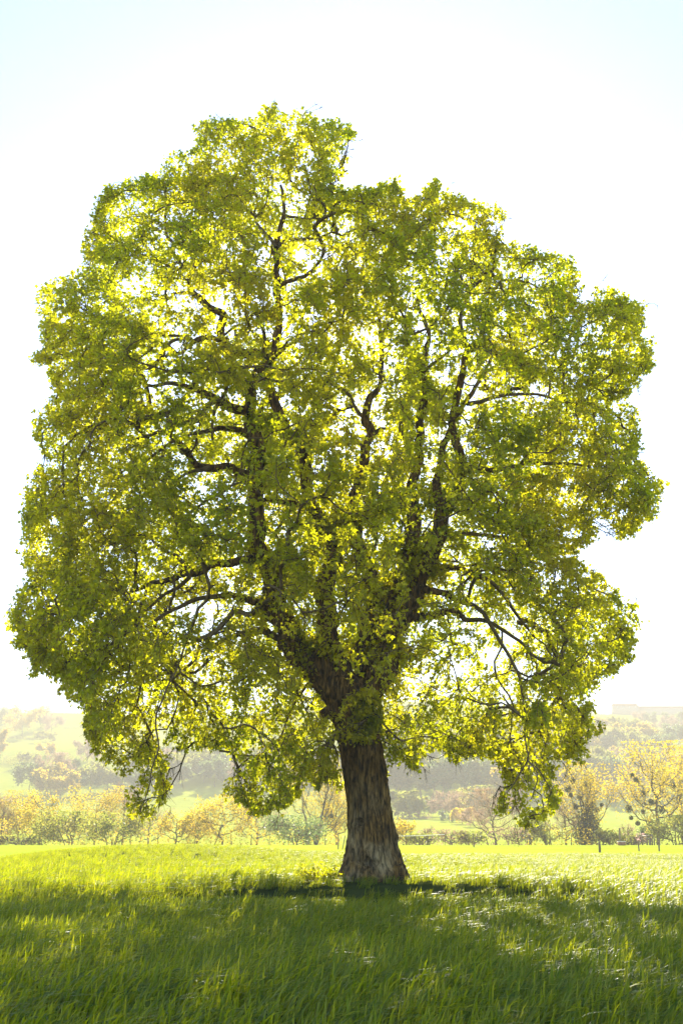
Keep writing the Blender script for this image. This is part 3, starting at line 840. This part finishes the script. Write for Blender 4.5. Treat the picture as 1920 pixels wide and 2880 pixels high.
def grow(h, w, seed, stems=1, fork=0.28, nl=9, rise=0.5, low=0.25, thick=1.0, detail=2):
    """wood tubes and twig tips of a tree h high and w wide, foot at the origin"""
    g = np.random.default_rng(seed)
    tb = Tubes()
    tips, tdir = [], []
    cz, rz = h * (low + 1) / 2, h * (1 - low) / 2
    for sidx in range(stems):
        a0 = g.uniform(0, 2 * math.pi)
        sp = 0.0 if stems == 1 else w * 0.28
        top = np.array([math.cos(a0) * sp, math.sin(a0) * sp, h * g.uniform(0.78, 0.93)])
        foot = np.array([math.cos(a0), math.sin(a0), 0]) * (0 if stems == 1 else w * 0.06)
        t = np.linspace(0, 1, 9)
        P = foot + (top - foot) * t[:, None] ** np.array([1.3, 1.3, 1.0])
        P[1:-1, :2] += g.normal(0, w * 0.018, (7, 2))
        P[0, 2] -= 0.3
        r0 = h * 0.017 * thick / (stems ** 0.4) + 0.02
        rr = r0 * (1 - t) ** 0.8 + 0.015
        tb.add(P, rr, 7, False)
        for i in range(nl):
            ti = fork + (0.86 - fork) * (i + g.random()) / nl
            p0 = np.array([np.interp(ti, t, P[:, k]) for k in range(3)])
            az = a0 + i * 2.4 + g.uniform(-0.5, 0.5) if stems == 1 else a0 + g.uniform(-1.6, 1.6)
            u = np.clip((ti - fork) / (0.9 - fork), 0, 1)
            zt = cz + rz * (-0.55 + 1.25 * u * 0.9 + g.uniform(-0.12, 0.2)) + rise * 0.12 * h
            zt = min(zt, h * 0.97)
            k = math.sqrt(max(0.06, 1 - ((zt - cz) / rz) ** 2))
            tgt = np.array([math.cos(az) * w / 2 * k, math.sin(az) * w / 2 * k, zt]) * np.array([g.uniform(0.8, 1.0)] * 2 + [1])
            s = np.linspace(0, 1, 7)[:, None]
            Q = p0 + (tgt - p0) * s
            Q[:, 2] += (np.sin(s[:, 0] * math.pi) * (-0.10 * rise + 0.03) * h)
            Q[1:-1] += g.normal(0, w * 0.015, (5, 3))
            rl = max(0.02, np.interp(ti, t, rr) * 0.55)
            rq = rl * (1 - s[:, 0]) ** 0.7 + 0.012
            tb.add(Q, rq, 5, False)
            tips.append(Q[-1]); tdir.append(unit(tgt - p0))
            for m in range(4 + detail):
                f = g.uniform(0.3, 0.98)
                q0 = np.array([np.interp(f, s[:, 0], Q[:, kk]) for kk in range(3)])
                dv = unit(unit(tgt - p0) * 0.8 + g.normal(0, 0.55, 3) + np.array([0, 0, 0.45 * rise]))
                ln = w * g.uniform(0.10, 0.22)
                e = q0 + dv * ln
                mid = (q0 + e) / 2 + g.normal(0, ln * 0.07, 3)
                tb.add(np.array([q0, mid, e]), np.array([max(0.015, rl * 0.35), max(0.012, rl * 0.22), 0.01]), 4, False)
                tips += [mid, e]; tdir += [dv, dv]
                for _ in range(detail + 1):
                    f2 = g.uniform(0.3, 1)
                    b0 = q0 + (e - q0) * f2
                    d2 = unit(dv * 0.8 + g.normal(0, 0.5, 3) + np.array([0, 0, 0.3 * rise]))
                    e2 = b0 + d2 * ln * g.uniform(0.4, 0.8)
                    tb.add(np.array([b0, e2]), np.array([0.016, 0.007]), 3, False)
                    tips += [(b0 + e2) / 2, e2]; tdir += [d2, d2]
    return tb, np.array(tips), np.array(tdir), g
KINDS = {  # mat, leaves per m2 of silhouette, size, aspect, grow options
 'yellow': (M_yellow, 120, 0.24, 0.8, dict(fork=0.14, nl=14, rise=0.6, low=0.06)),
 'twiggy': (M_pink, 90, 0.6, 0.07, dict(fork=0.12, nl=14, rise=0.9, low=0.05)),
 'bush':   (M_olive, 150, 0.26, 0.8, dict(stems=4, fork=0.08, nl=6, rise=0.7, low=0.0, thick=0.8)),
 'grey':   (M_grey, 150, 0.26, 0.8, dict(stems=3, fork=0.08, nl=7, rise=0.5, low=0.0)),
 'poplar': (M_yellow, 85, 0.24, 0.7, dict(stems=1, fork=0.12, nl=16, rise=1.3, low=0.08)),
 'fan':    (M_yellow, 70, 0.36, 0.25, dict(stems=4, fork=0.10, nl=8, rise=1.5, low=0.05)),
 'blossom':(M_blossom, 90, 0.16, 0.9, dict(stems=2, fork=0.15, nl=6, rise=0.7, low=0.1)),
 'wood':   (M_olive, 26, 1.1, 0.8, dict(nl=8, rise=0.4, low=0.1, detail=1)),
 'woodgrey':(M_grey, 26, 1.1, 0.8, dict(nl=8, rise=0.4, low=0.1, detail=1)),
 'woodpink':(M_pink, 36, 1.2, 0.22, dict(nl=9, rise=0.6, low=0.1, detail=1)),
 'woodyellow':(M_yellow, 26, 1.1, 0.8, dict(nl=8, rise=0.4, low=0.1, detail=1)),
}
def tree_meshes(h, w, kind, seed):
    mat, den, size, asp, opt = KINDS[kind]
    tb, tips, tdir, g = grow(h, w, seed, **opt)
    n = int(np.clip(den * h * w * 0.6, 150, 5500))
    k = g.integers(0, len(tips), n)
    sp = 0.045 * (h + w) / 2 + 0.1
    c = tips[k] + g.normal(0, sp, (n, 3)) + tdir[k] * g.uniform(0, sp * 1.5, (n, 1))
    keep = vnoise(c / (0.09 * (h + w)), seed % 97) > 0.30
    c, k = c[keep], k[keep]
    c[:, 2] = np.clip(c[:, 2], 0.05, h * 1.02)
    dirs = tdir[k] if asp < 0.35 else None
    V, F = tb.arrays()
    V[:, 2] = np.minimum(V[:, 2], h * 1.03)
    return mesh_np('trunk', V, F, M_wood, True), cards('crown', c, g.uniform(0.7, 1.3, len(c)) * size, mat, g, asp, dirs), tips, g
SEED = [1000]
def put_tree(name, label, px, top, wpx, kind, Y=None, base=None, cat='tree', group=None, turn=None):
    """px/top/wpx in photo pixels; distance from Y or from where the sight line to the foot meets the ground"""
    SEED[0] += 1
    if Y is None:
        p = ground_hit(px, base)
    else:
        p = at(px, 2380, Y)
    p[2] = float(terrain(p[0], p[1]))
    ztop = at(px, top, p[1])[2]
    h = max(1.2, ztop - p[2])
    w = wpx / FPX * p[1] * 1.0
    tr, cr, tips, g = tree_meshes(h, w, kind, SEED[0])
    root = link(name, None, label=label, cat=cat, group=group, loc=p)
    link('trunk' if cat == 'tree' else 'stems', tr, root)
    link('crown' if cat == 'tree' else 'foliage', cr, root)
    return root, h, w, tips, g
def ball(parent, c, r, g, name='mistletoe', mat=None, n=220):
    d = unit(g.normal(0, 1, (n, 3))) * (g.random((n, 1)) ** 0.45) * r
    link(name, cards(name, np.asarray(c) + d, 0.2 * r + 0.1, mat or M_mist, g, 0.6), parent)

# left tree line beyond the field
put_tree('young_tree', 'bare pinkish tree at the end of the tree line below the lone hillside oak', 2, 2236, 80, 'twiggy', 168)
put_tree('young_tree', 'yellow-leaved tree with open branches next to the bare pinkish tree', 50, 2226, 118, 'yellow', 172)
put_tree('young_tree', 'yellow-leaved tree with thin forked trunk left of the olive bush', 112, 2226, 100, 'yellow', 164)
put_tree('young_tree', 'tall yellow tree rising behind the two olive bushes', 265, 2214, 150, 'yellow', 182)
put_tree('young_tree', 'pinkish bare tree behind the taller olive bush', 345, 2206, 100, 'twiggy', 186)
put_tree('bush', 'broad olive-green bush at the left field edge', 195, 2284, 170, 'bush', 146, cat='bush')
put_tree('bush', 'darker rounded olive bush beside the broad olive bush', 312, 2290, 170, 'bush', 142, cat='bush')
put_tree('bush', 'low yellow-green bush under the yellow-leaved trees', 50, 2372, 120, 'bush', 140, cat='bush')
put_tree('young_tree', 'pinkish twiggy tree right of the olive bushes', 415, 2276, 105, 'twiggy', 160)
put_tree('young_tree', 'short yellow tree with several dark forked trunks on the rise', 495, 2284, 95, 'yellow', 150)
put_tree('young_tree', 'small pale yellow tree between the forked tree and the round one', 556, 2282, 90, 'yellow', 158)
put_tree('young_tree', 'round golden tree with spreading branches on the rise of the field', 622, 2240, 175, 'yellow', 155)
put_tree('young_tree', 'pinkish twiggy tree next to the round golden tree', 722, 2256, 135, 'twiggy', 162)
put_tree('bush', 'large grey-green bush beside the big trunk', 835, 2296, 160, 'grey', 140, cat='bush')
rt, h, w, tips, g = put_tree('willow', 'tall fan of upright pale twigs behind the grey-green bush', 875, 2146, 215, 'fan', 172)
ball(rt, (w * 0.25, -w * 0.2, h * 0.36), 0.42, g)
put_tree('young_tree', 'leaning pale yellow tree between willow and big trunk', 945, 2235, 90, 'yellow', 176)
# behind the trunk, right
put_tree('sapling', 'thin sapling standing right behind the big trunk', 1118, 2306, 46, 'yellow', 132)
put_tree('sapling', 'thin dark-stemmed sapling next to the white fence tape', 1142, 2300, 52, 'yellow', 136)
put_tree('sapling', 'bare sapling at the edge of the bright valley meadow', 1202, 2322, 34, 'twiggy', 138)
put_tree('bush', 'small rounded yellow bush below the white fence tape', 1186, 2358, 84, 'bush', 128, cat='bush')
put_tree('bush', 'twiggy brown bush in front of the bright valley meadow', 1268, 2336, 90, 'twiggy', 132, cat='bush')
put_tree('bush', 'dull olive bush left of the wide pinkish tree', 1325, 2340, 84, 'bush', 134, cat='bush')
put_tree('young_tree', 'wide pinkish bare tree behind the field edge', 1392, 2222, 190, 'twiggy', 156)
put_tree('bush', 'pinkish twiggy bush under the wide pinkish tree', 1455, 2330, 100, 'twiggy', 140, cat='bush')
put_tree('bush', 'narrow grey-green shrub beside the wide pinkish tree', 1486, 2304, 44, 'grey', 152, cat='bush')
put_tree('bush', 'upright olive bush near the ivy-clad tree', 1541, 2304, 92, 'bush', 138, cat='bush')
put_tree('young_tree', 'slim twiggy tree leaning beside the ivy-clad tree', 1592, 2262, 90, 'twiggy', 150)
rt, h, w, tips, g = put_tree('mistletoe_tree', 'tall yellow tree with mistletoe balls and ivy round its trunk', 1645, 2152, 185, 'poplar', 150)
for k, (ax, az, r) in enumerate([(-0.16, 0.80, .42), (-0.24, 0.70, .5), (0.02, 0.76, .36), (-0.07, 0.60, .5), (-0.2, 0.62, .3), (0.1, 0.5, .6), (0.16, 0.44, .45), (-0.14, 0.48, .45), (0.24, 0.5, .3), (0.05, 0.36, .55)]):
    ball(rt, (ax * w, -0.15 * w, az * h), r, g)
for k, (ax, az, r) in enumerate([(0, 0.05, 1.5), (-0.05, 0.14, 1.5), (0.08, 0.22, 1.5), (0.0, 0.30, 1.3), (0.08, 0.12, 1.5), (0.05, 0.42, 0.9)]):
    ball(rt, (ax * w, -0.05 * w, az * h + 0.5), r, g, 'ivy', M_mist, 420)
put_tree('bush', 'pale yellow bush between ivy-clad tree and wooden pole', 1720, 2338, 80, 'bush', 140, cat='bush')
put_tree('sapling', 'bare sapling behind the wooden pole', 1766, 2316, 44, 'twiggy', 156)
rt, h, w, tips, g = put_tree('mistletoe_tree', 'great yellow tree with wide crown and mistletoe beside the rail fence', 1850, 2092, 205, 'poplar', 148)
for k, (ax, az, r) in enumerate([(-0.40, 0.36, .5), (-0.28, 0.64, .36), (-0.33, 0.68, .34), (-0.2, 0.5, .4), (-0.38, 0.27, .3), (0.02, 0.34, .5), (-0.1, 0.42, .45), (0.2, 0.58, .5), (-0.22, 0.33, .35), (-0.3, 0.22, .35)]):
    ball(rt, (ax * w, -0.2 * w, az * h), r, g)
put_tree('young_tree', 'pale yellow tree crowding the great mistletoe tree', 1925, 2105, 170, 'poplar', 158)
put_tree('bush', 'dense olive thicket at the foot of the great mistletoe tree', 1900, 2296, 130, 'bush', 138, cat='bush')
put_tree('bush', 'dark grey-green evergreen behind the rail fence', 1820, 2318, 40, 'grey', 150, cat='bush')
put_tree('bush', 'small pink blossoming shrub by the rail fence', 1806, 2350, 26, 'blossom', 122, cat='bush')
put_tree('bush', 'low brown hedge bush behind the wooden pole', 1768, 2352, 62, 'bush', 152, cat='bush')
put_tree('bush', 'low brown hedge bush next to the pink blossoming shrub', 1792, 2350, 40, 'bush', 154, cat='bush')

# trees further out, each on the slope where its foot is seen
FAR = [
 ('oak', 'large rounded tree with thick trunk alone on the hillside meadow', 62, 1985, 96, 'woodyellow', 2072),
 ('hillside_tree', 'pinkish tree on the slope just right of the lone hillside tree', 145, 2012, 64, 'woodpink', 2062),
 ('hillside_tree', 'small green tree behind the lone hillside tree', 115, 2000, 50, 'woodgrey', 2048),
 ('hillside_tree', 'grey tree behind the lone hillside tree on its other side', 15, 1992, 70, 'woodgrey', 2044),
 ('bush', 'low round bush beneath the pinkish hillside tree', 130, 2060, 56, 'wood', 2086),
 ('bush', 'round pale bush in the middle of the hillside meadow', 127, 2090, 54, 'woodyellow', 2127),
 ('hillside_tree', 'dark little tree at the end of the tall hedge', 82, 2116, 52, 'wood', 2152),
 ('hillside_tree', 'pink-brown tree in the clump below the hillside meadow', 150, 2122, 96, 'woodpink', 2226),
 ('hillside_tree', 'grey-brown tree in the clump below the hillside meadow', 82, 2150, 86, 'woodgrey', 2232),
 ('hillside_tree', 'upright yellow tree in the clump below the hillside meadow', 142, 2148, 80, 'woodyellow', 2236),
 ('hillside_tree', 'bright golden tree at the front of the clump below the meadow', 168, 2168, 92, 'woodyellow', 2246),
 ('hillside_tree', 'hazy pink tree halfway up the meadow slope', 246, 2078, 72, 'woodpink', 2142),
 ('hillside_tree', 'tall bare slender tree halfway up the meadow slope', 264, 2062, 34, 'woodpink', 2158),
 ('bush', 'rounded bush at the foot of the tall bare slender tree', 284, 2138, 44, 'woodgrey', 2168),
 ('hillside_tree', 'golden tree at the border of the hillside meadow', -2, 2034, 30, 'woodyellow', 2152),
 ('hillside_tree', 'pale pink blossoming tree at the upper edge of the dark slope', 535, 2108, 42, 'woodpink', 2150),
 ('hillside_tree', 'slim bare tree at the upper edge of the dark slope', 592, 2088, 40, 'woodpink', 2150),
 ('ridge_tree', 'rounded bare tree on the ridge at the end of the hill crest', 12, 1952, 48, 'woodpink', 1990),
 ('ridge_tree', 'low rounded tree on the ridge above the lone hillside tree', 68, 1957, 52, 'woodpink', 1992),
 ('ridge_tree', 'small upright bare tree on the ridge', 109, 1953, 24, 'woodpink', 1990),
 ('ridge_tree', 'bushy little tree on the ridge between two upright ones', 131, 1956, 24, 'woodgrey', 1990),
 ('ridge_tree', 'airy bare tree on the ridge by the meadow corner', 152, 1953, 28, 'woodpink', 1990),
 ('ridge_tree', 'spreading bare tree on the ridge beyond the long farm roof', 1914, 1942, 52, 'woodpink', 1984),
 ('ridge_tree', 'small bare tree beside the farmhouse gable', 1712, 1972, 28, 'woodpink', 1996),
 ('ridge_tree', 'small bare tree on the ridge above the hidden meadow', 1668, 1976, 30, 'woodpink', 2000),
 ('valley_tree', 'broad olive tree by the pale shed in the valley', 1132, 2228, 110, 'wood', 2300),
 ('valley_tree', 'rounded olive tree before the pale shed in the valley', 1158, 2244, 74, 'wood', 2302),
 ('valley_tree', 'round pinkish tree with pale trunk in the valley meadow', 1250, 2228, 80, 'woodpink', 2304),
 ('valley_tree', 'olive tree close behind the round pinkish valley tree', 1284, 2244, 56, 'wood', 2302),
 ('valley_tree', 'grey tree in the gap left of the round pinkish valley tree', 1205, 2240, 50, 'woodgrey', 2296),
 ('valley_tree', 'wide grey-brown tree standing over the long pale roof', 1312, 2224, 90, 'wood', 2286),
 ('valley_tree', 'tall grey-brown tree standing over the long pale roof', 1342, 2212, 84, 'wood', 2284),
 ('bush', 'rounded dark hedge bush at the foot of the round pinkish tree', 1262, 2284, 44, 'woodgrey', 2312),
 ('bush', 'orange-brown bush in front of the long pale roof', 1298, 2274, 56, 'woodyellow', 2318),
 ('bush', 'pinkish bush in front of the long pale roof', 1332, 2278, 66, 'woodpink', 2326),
 ('valley_tree', 'tall pale tree at the foot of the dark hillside wood', 1424, 2164, 84, 'woodyellow', 2262),
 ('valley_tree', 'upright pale tree in front of the farm hill wood', 1738, 2122, 54, 'woodyellow', 2212),
 ('valley_tree', 'olive tree at the meadow top behind the mistletoe trees', 1728, 2198, 64, 'wood', 2268),
]
for name, label, px, top, wpx, kind, base in FAR:
    put_tree(name, label, px, top, wpx, kind, base=base, cat='bush' if name == 'bush' else 'tree')

# woods on the far slope: copies of a few built trees
protos = []
for k, kind in enumerate(['wood', 'woodgrey', 'woodpink', 'woodyellow', 'woodgrey', 'wood']):
    tr, cr, _, _ = tree_meshes(17.0, 14.5, kind, 3000 + k)
    protos.append((tr, cr, kind))
def wood_patch(poly_fn, xs, rows, label, group, weights, hscale=1.0):
    for py in rows:
        for px in np.arange(xs[0], xs[1], 40):
            a, b = px + random.uniform(-18, 18), py + random.uniform(-9, 9)
            if not poly_fn(a, b): continue
            p = ground_hit(a, b)
            p[2] = float(terrain(p[0], p[1]))
            tr, cr, kind = protos[random.choices(range(6), weights)[0]]
            s = random.uniform(0.75, 1.3) * hscale
            o = link('hillside_tree', None, label=label, cat='tree', group=group, loc=p)
            o.rotation_euler[2] = random.uniform(0, 6.28)
            o.scale = (s * random.uniform(0.85, 1.2), s * random.uniform(0.85, 1.2), s)
            link('trunk', tr, o); link('crown', cr, o)
wood_patch(lambda a, b: True, (1640, 1960), (2052, 2078, 2104, 2134, 2166, 2198, 2232), 'hazy tree of the wood covering the slope below the farm', 'trees of the wood below the farm', [3, 2, 3, 2, 2, 2], 0.85)
wood_patch(lambda a, b: True, (1060, 1640), (2096, 2126, 2156, 2186, 2216, 2244), 'bluish hazy tree of the dark wood behind the valley', 'trees of the dark wood behind the valley', [2, 5, 1, 0, 5, 2])
wood_patch(lambda a, b: b > 2160, (400, 1060), (2168, 2188, 2208), 'bluish hazy tree of the wooded bank beneath the meadow slope', 'trees of the wooded bank', [2, 4, 1, 0, 4, 3], 0.8)
wood_patch(lambda a, b: True, (215, 440), (2204, 2232), 'grey-green tree of the belt below the meadow slope', 'trees of the belt below the meadow slope', [3, 4, 0, 1, 3, 3], 0.7)

# hedges on the slope
def hedge(label, a, b, hgt, dens=9, mat=None, Y=None):
    A, B = (ground_hit(*a), ground_hit(*b)) if Y is None else (at(a[0], 2380, Y), at(b[0], 2380, Y))
    A[2], B[2] = float(terrain(A[0], A[1])), float(terrain(B[0], B[1]))
    Lh = float(np.linalg.norm(B - A))
    n = int(Lh * dens * hgt)
    g = np.random.default_rng(int(abs(a[0] * 7 + a[1])))
    t = g.random(n)
    c = A + (B - A) * t[:, None]
    c[:, 2] = terrain(c[:, 0], c[:, 1])
    hh = hgt * (0.6 + 0.8 * vnoise(np.stack([t * Lh / 3, t * 0, t * 0], -1), 3))
    off = np.stack([g.normal(0, 0.5, n), g.normal(0, 0.5, n), g.random(n) * hh], -1)
    root = link('hedge', None, label=label, cat='hedge', loc=A)
    link('foliage', cards('foliage', c + off - A, 0.6 if Y is None else 0.28, mat or M_olive, g, 0.8), root)
    tb = Tubes()
    for s in np.arange(0.5, Lh, 2.5):
        p = A + (B - A) * (s / Lh); p[2] = float(terrain(p[0], p[1]))
        tb.add(np.array([p - A - [0, 0, .2], p - A + [g.normal(0, .3), 0, hgt * 0.8]]), np.array([0.08, 0.03]), 4, False)
    V, F = tb.arrays()
    link('stems', mesh_np('stems', V, F, M_wood), root)
def understory(label, px0, px1, Y, hgt, mat):
    hedge(label, (px0, 0), (px1, 0), hgt, 26, mat, Y)
understory('low tangled golden undergrowth under the tree line on the rise', 380, 960, 150, 2.0, M_yellow)
understory('low golden undergrowth under the yellow-leaved trees and olive bushes', -40, 378, 158, 3.0, M_yellow)
understory('low pinkish scrub along the field edge behind the big trunk', 1085, 1480, 142, 1.7, M_pink)
understory('low pale scrub between the upright olive bush and the pole', 1482, 1740, 140, 1.8, M_yellow)
hedge('thin dark hedge running under the lone hillside tree', (12, 2074), (122, 2082), 1.4)
hedge('tall gappy hedge of dark bushes crossing the lower meadow', (4, 2146), (70, 2150), 4.2)
hedge('row of small far bushes across the upper meadow', (178, 2048), (300, 2046), 1.3)
hedge('straight hedge along the top of the upper meadow', (125, 1998), (330, 1992), 2.0, 9, M_grey)
hedge('brown hedge below the pale shed in the valley', (1116, 2302), (1215, 2304), 2.2, 9, M_pink)

# ------------------------------------------------------------------ farm buildings
M_wall = plain_mat('farm_wall', (0.30, 0.27, 0.23), (0.40, 0.36, 0.31), 1.0)
M_roof = plain_mat('tile_roof', (0.22, 0.10, 0.06), (0.32, 0.16, 0.10), 2.0)
M_shed = plain_mat('pale_sheet_roof', (0.62, 0.63, 0.64), (0.72, 0.73, 0.74), 1.0, 0.4)
M_glass = plain_mat('window_pane', (0.55, 0.58, 0.60), (0.7, 0.72, 0.74), 1.0, 0.2)
def building(name, label, px0, px1, top, base, Y, depth, wmat, rmat, wins, roof_share=0.45):
    a, b = at(px0, base, Y), at(px1, base, Y)
    Lb = b[0] - a[0]
    ht = at(px0, top, Y)[2] - a[2]
    zg = min(float(terrain(a[0], Y)), float(terrain(b[0], Y))) - 0.5
    z0 = min(a[2], zg)
    full = a[2] + ht - z0
    wall_h = full - ht * roof_share
    root = link(name, None, label=label, cat='building', loc=(a[0], Y, z0))
    link('wall', box_mesh('wall', [(0, Lb, 0, depth, 0, wall_h)], wmat), root)
    e = 0.35
    V = [(-e, -e, wall_h - 0.1), (Lb + e, -e, wall_h - 0.1), (Lb + e, depth + e, wall_h - 0.1), (-e, depth + e, wall_h - 0.1), (-e + 0.8, depth / 2, full), (Lb + e - 0.8, depth / 2, full)]
    me = mesh_np('roof', V, [np.array([[0, 1, 5, 4], [2, 3, 4, 5], [3, 2, 1, 0]]), np.array([[1, 2, 5], [3, 0, 4]])], rmat)
    link('roof', me, root)
    for k in range(wins):
        x = Lb * (k + 0.6) / (wins + 0.2)
        f = link('window', box_mesh('window', [(x, x + 1.3, -0.06, 0.02, wall_h - 1.9, wall_h - 0.6)], M_shed), root)
        link('pane', box_mesh('pane', [(x + 0.12, x + 0.61, -0.08, 0.0, wall_h - 1.8, wall_h - 0.7), (x + 0.69, x + 1.18, -0.08, 0.0, wall_h - 1.8, wall_h - 0.7)], M_glass), f)
building('farmhouse', 'long farmhouse with pale windows on the hill ridge', 1724, 1794, 1976, 1996, 1095, 11, M_wall, M_roof, 4, 0.45)
building('farm_barn', 'very long low barn roof on the ridge next to the farmhouse', 1797, 1990, 1983, 1996, 1099, 13, M_wall, M_roof, 0, 0.6)
building('farm_shed', 'white-roofed low shed behind the olive valley trees', 1122, 1202, 2281, 2296, 490, 9, M_wall, M_shed, 0, 0.45)
building('farm_shed', 'long pale shed roof beneath the grey-brown valley trees', 1296, 1372, 2270, 2290, 510, 9, M_wall, M_shed, 0, 0.4)

# ------------------------------------------------------------------ posts, pole, fence, trough
def post(label, px, top, base, Y=None, r=0.06, name='fence_post', lean=0.0, group=None, cat='post'):
    p = ground_hit(px, base, 68) if Y is None else at(px, base, Y)
    p[2] = float(terrain(p[0], p[1]))
    h = max(0.7, at(px, top, p[1])[2] - p[2])
    g = np.random.default_rng(int(px))
    tb = Tubes()
    z = np.array([-0.3, 0, h * 0.5, h - 0.03, h])
    tb.add(np.stack([lean * z / h * h + g.normal(0, 0.008, 5), z * 0, z], -1), np.array([r, r, r * 0.95, r * 0.92, r * 0.7]), 8, False)
    V, F = tb.arrays()
    return link(name, mesh_np(name, V, [F, np.array([list(range(len(V) - 8, len(V)))])], M_post, True), label=label, cat=cat, group=group, loc=p)
post('tall bare wooden pole standing over the pale-rimmed trough', 1744, 2329, 2378, 112, 0.09, 'wooden_pole', cat='pole')
post('short dark stake in the grass beside the ivy-clad tree', 1685, 2377, 2385, 78, 0.09, 'stake')
post('leaning thin fence post left of the rail fence', 1795, 2370, 2386, 82, 0.05, lean=-0.06)
post('thin fence post in front of the olive thicket', 1852, 2371, 2386, 82, 0.06)
post('tall thin post behind the field edge right of the saplings', 1332, 2344, 2390, 100, 0.06)
post('straight thin post left of the big trunk', 951, 2346, 2390, 90, 0.05)
post('thin leaning stake with crossbar close to the big trunk', 962, 2350, 2390, 88, 0.04, lean=0.22)
post('stout post at the near end of the rail fence', 1827, 2364, 2374, 116, 0.10)
post('lower post beyond the rail fence', 1839, 2367, 2374, 118, 0.07)
post('thin post under the great mistletoe tree', 1853, 2364, 2374, 118, 0.07)
# rail fence
A, B = at(1806, 2374, 120), at(1834, 2374, 116)
A[2], B[2] = float(terrain(A[0], A[1])), float(terrain(B[0], B[1]))
root = link('rail_fence', None, label='short pale timber rail fence under the great mistletoe tree', cat='fence', loc=A)
d = B - A
for k in range(3):
    tb = Tubes(); z = 0.35 + 0.3 * k
    tb.add(np.array([[0, 0, z], d * 0.5 + [0, 0, z - 0.03], d + [0, 0, z]]), np.array([0.06] * 3), 4)
    V, F = tb.arrays(); link('rail', mesh_np('rail', V, F, M_post), root)
for f in (0.0, 0.5, 1.0):
    tb = Tubes(); tb.add(np.array([d * f + [0, 0.08, -0.3], d * f + [0, 0.08, 1.1]]), np.array([0.07, 0.065]), 4)
    V, F = tb.arrays(); link('post', mesh_np('post', V, F, M_post), root)
# white fence tape on stakes
M_tape = plain_mat('white_tape', (0.75, 0.75, 0.72), (0.82, 0.82, 0.8), 2.0)
A, B = at(1085, 2352, 120), at(1250, 2347, 122)
root = link('fence_tape', None, label='white electric fence tape strung on thin stakes behind the big trunk', cat='fence', loc=(A[0], A[1], 0))
tb = Tubes(); d = B - A
tb.add(np.array([[0, 0, A[2]], [d[0] * .5, d[1] * .5, A[2] + d[2] * .5 - 0.05], [d[0], d[1], B[2]]]), np.array([0.025] * 3), 4)
V, F = tb.arrays(); link('tape', mesh_np('tape', V, F, M_tape), root)
for f in (0.0, 0.5, 1.0):
    tb = Tubes(); tb.add(np.array([[d[0] * f, d[1] * f, -0.4], [d[0] * f, d[1] * f, A[2] + d[2] * f + 0.1]]), np.array([0.03, 0.025]), 4)
    V, F = tb.arrays(); link('stake', mesh_np('stake', V, F, M_post), root)
# trough at the pole
p = at(1747, 2378, 110); p[2] = float(terrain(p[0], p[1]))
root = link('water_trough', None, label='small low trough with pale rim at the foot of the wooden pole', cat='trough', loc=p)
M_rust = plain_mat('rusty_sheet', (0.20, 0.10, 0.06), (0.32, 0.18, 0.12), 6.0)
link('tub', box_mesh('tub', [(-0.3, 0.3, -0.22, -0.18, 0.02, 0.36), (-0.3, 0.3, 0.18, 0.22, 0.02, 0.36), (-0.34, -0.3, -0.22, 0.22, 0.02, 0.36), (0.3, 0.34, -0.22, 0.22, 0.02, 0.36), (-0.3, 0.3, -0.18, 0.18, 0.02, 0.08)], M_rust), root)
link('rim', box_mesh('rim', [(-0.38, 0.38, -0.27, -0.17, 0.362, 0.40), (-0.38, 0.38, 0.17, 0.27, 0.362, 0.40), (-0.38, -0.28, -0.17, 0.17, 0.362, 0.40), (0.28, 0.38, -0.17, 0.17, 0.362, 0.40)], M_tape), root)

# ------------------------------------------------------------------ brambles at the foot of the big tree
g = np.random.default_rng(77)
p = at(905, 2488, DT - 0.35); p[2] = float(terrain(p[0], p[1]))
root = link('bramble', None, label='low leafy bramble clump against the foot of the big trunk', cat='bush', loc=p)
tb = Tubes(); cc = []
for k in range(34):
    a = g.uniform(0, 6.28); ln = g.uniform(0.3, 0.75)
    b0 = np.array([g.uniform(-0.45, 0.6), g.uniform(-0.25, 0.3), -0.05])
    e = b0 + np.array([math.cos(a) * ln * 0.7 - 0.1, math.sin(a) * ln * 0.5, ln * g.uniform(0.45, 0.9)])
    mid = (b0 + e) / 2 + np.array([0, 0, 0.12])
    tb.add(np.array([b0, mid, e]), np.array([0.008, 0.006, 0.003]), 3, False)
    for f in g.random(26):
        q = b0 + (mid - b0) * f * 2 if f < 0.5 else mid + (e - mid) * (f - 0.5) * 2
        cc.append(q + g.normal(0, 0.05, 3))
V, F = tb.arrays(); link('stems', mesh_np('stems', V, F, M_branch), root)
cc = np.array(cc); n = len(cc)
dd = unit(g.normal(0, 1, (n, 3))); ss_ = unit(np.cross(dd, g.normal(0, 1, (n, 3))))
link('foliage', leaves_mesh('foliage', cc, dd, ss_, np.cross(ss_, dd), g.uniform(0.05, 0.1, n), g.random(n), M_leaf), root)

# ------------------------------------------------------------------ haze
HAZE_DENSITY = 0.00095
m, N, L = newmat('haze')
pv = N.new('ShaderNodeVolumePrincipled')
pv.inputs['Color'].default_value = (1.0, 0.90, 0.70, 1)
pv.inputs['Density'].default_value = HAZE_DENSITY
pv.inputs['Anisotropy'].default_value = -0.15
ou = N.new('ShaderNodeOutputMaterial'); L.new(pv.outputs[0], ou.inputs['Volume'])
link('haze', box_mesh('haze', [(-1650, 1650, -80, 2060, -6, 172)], m), kind='stuff', label='pale warm haze filling the valley air', cat='haze')
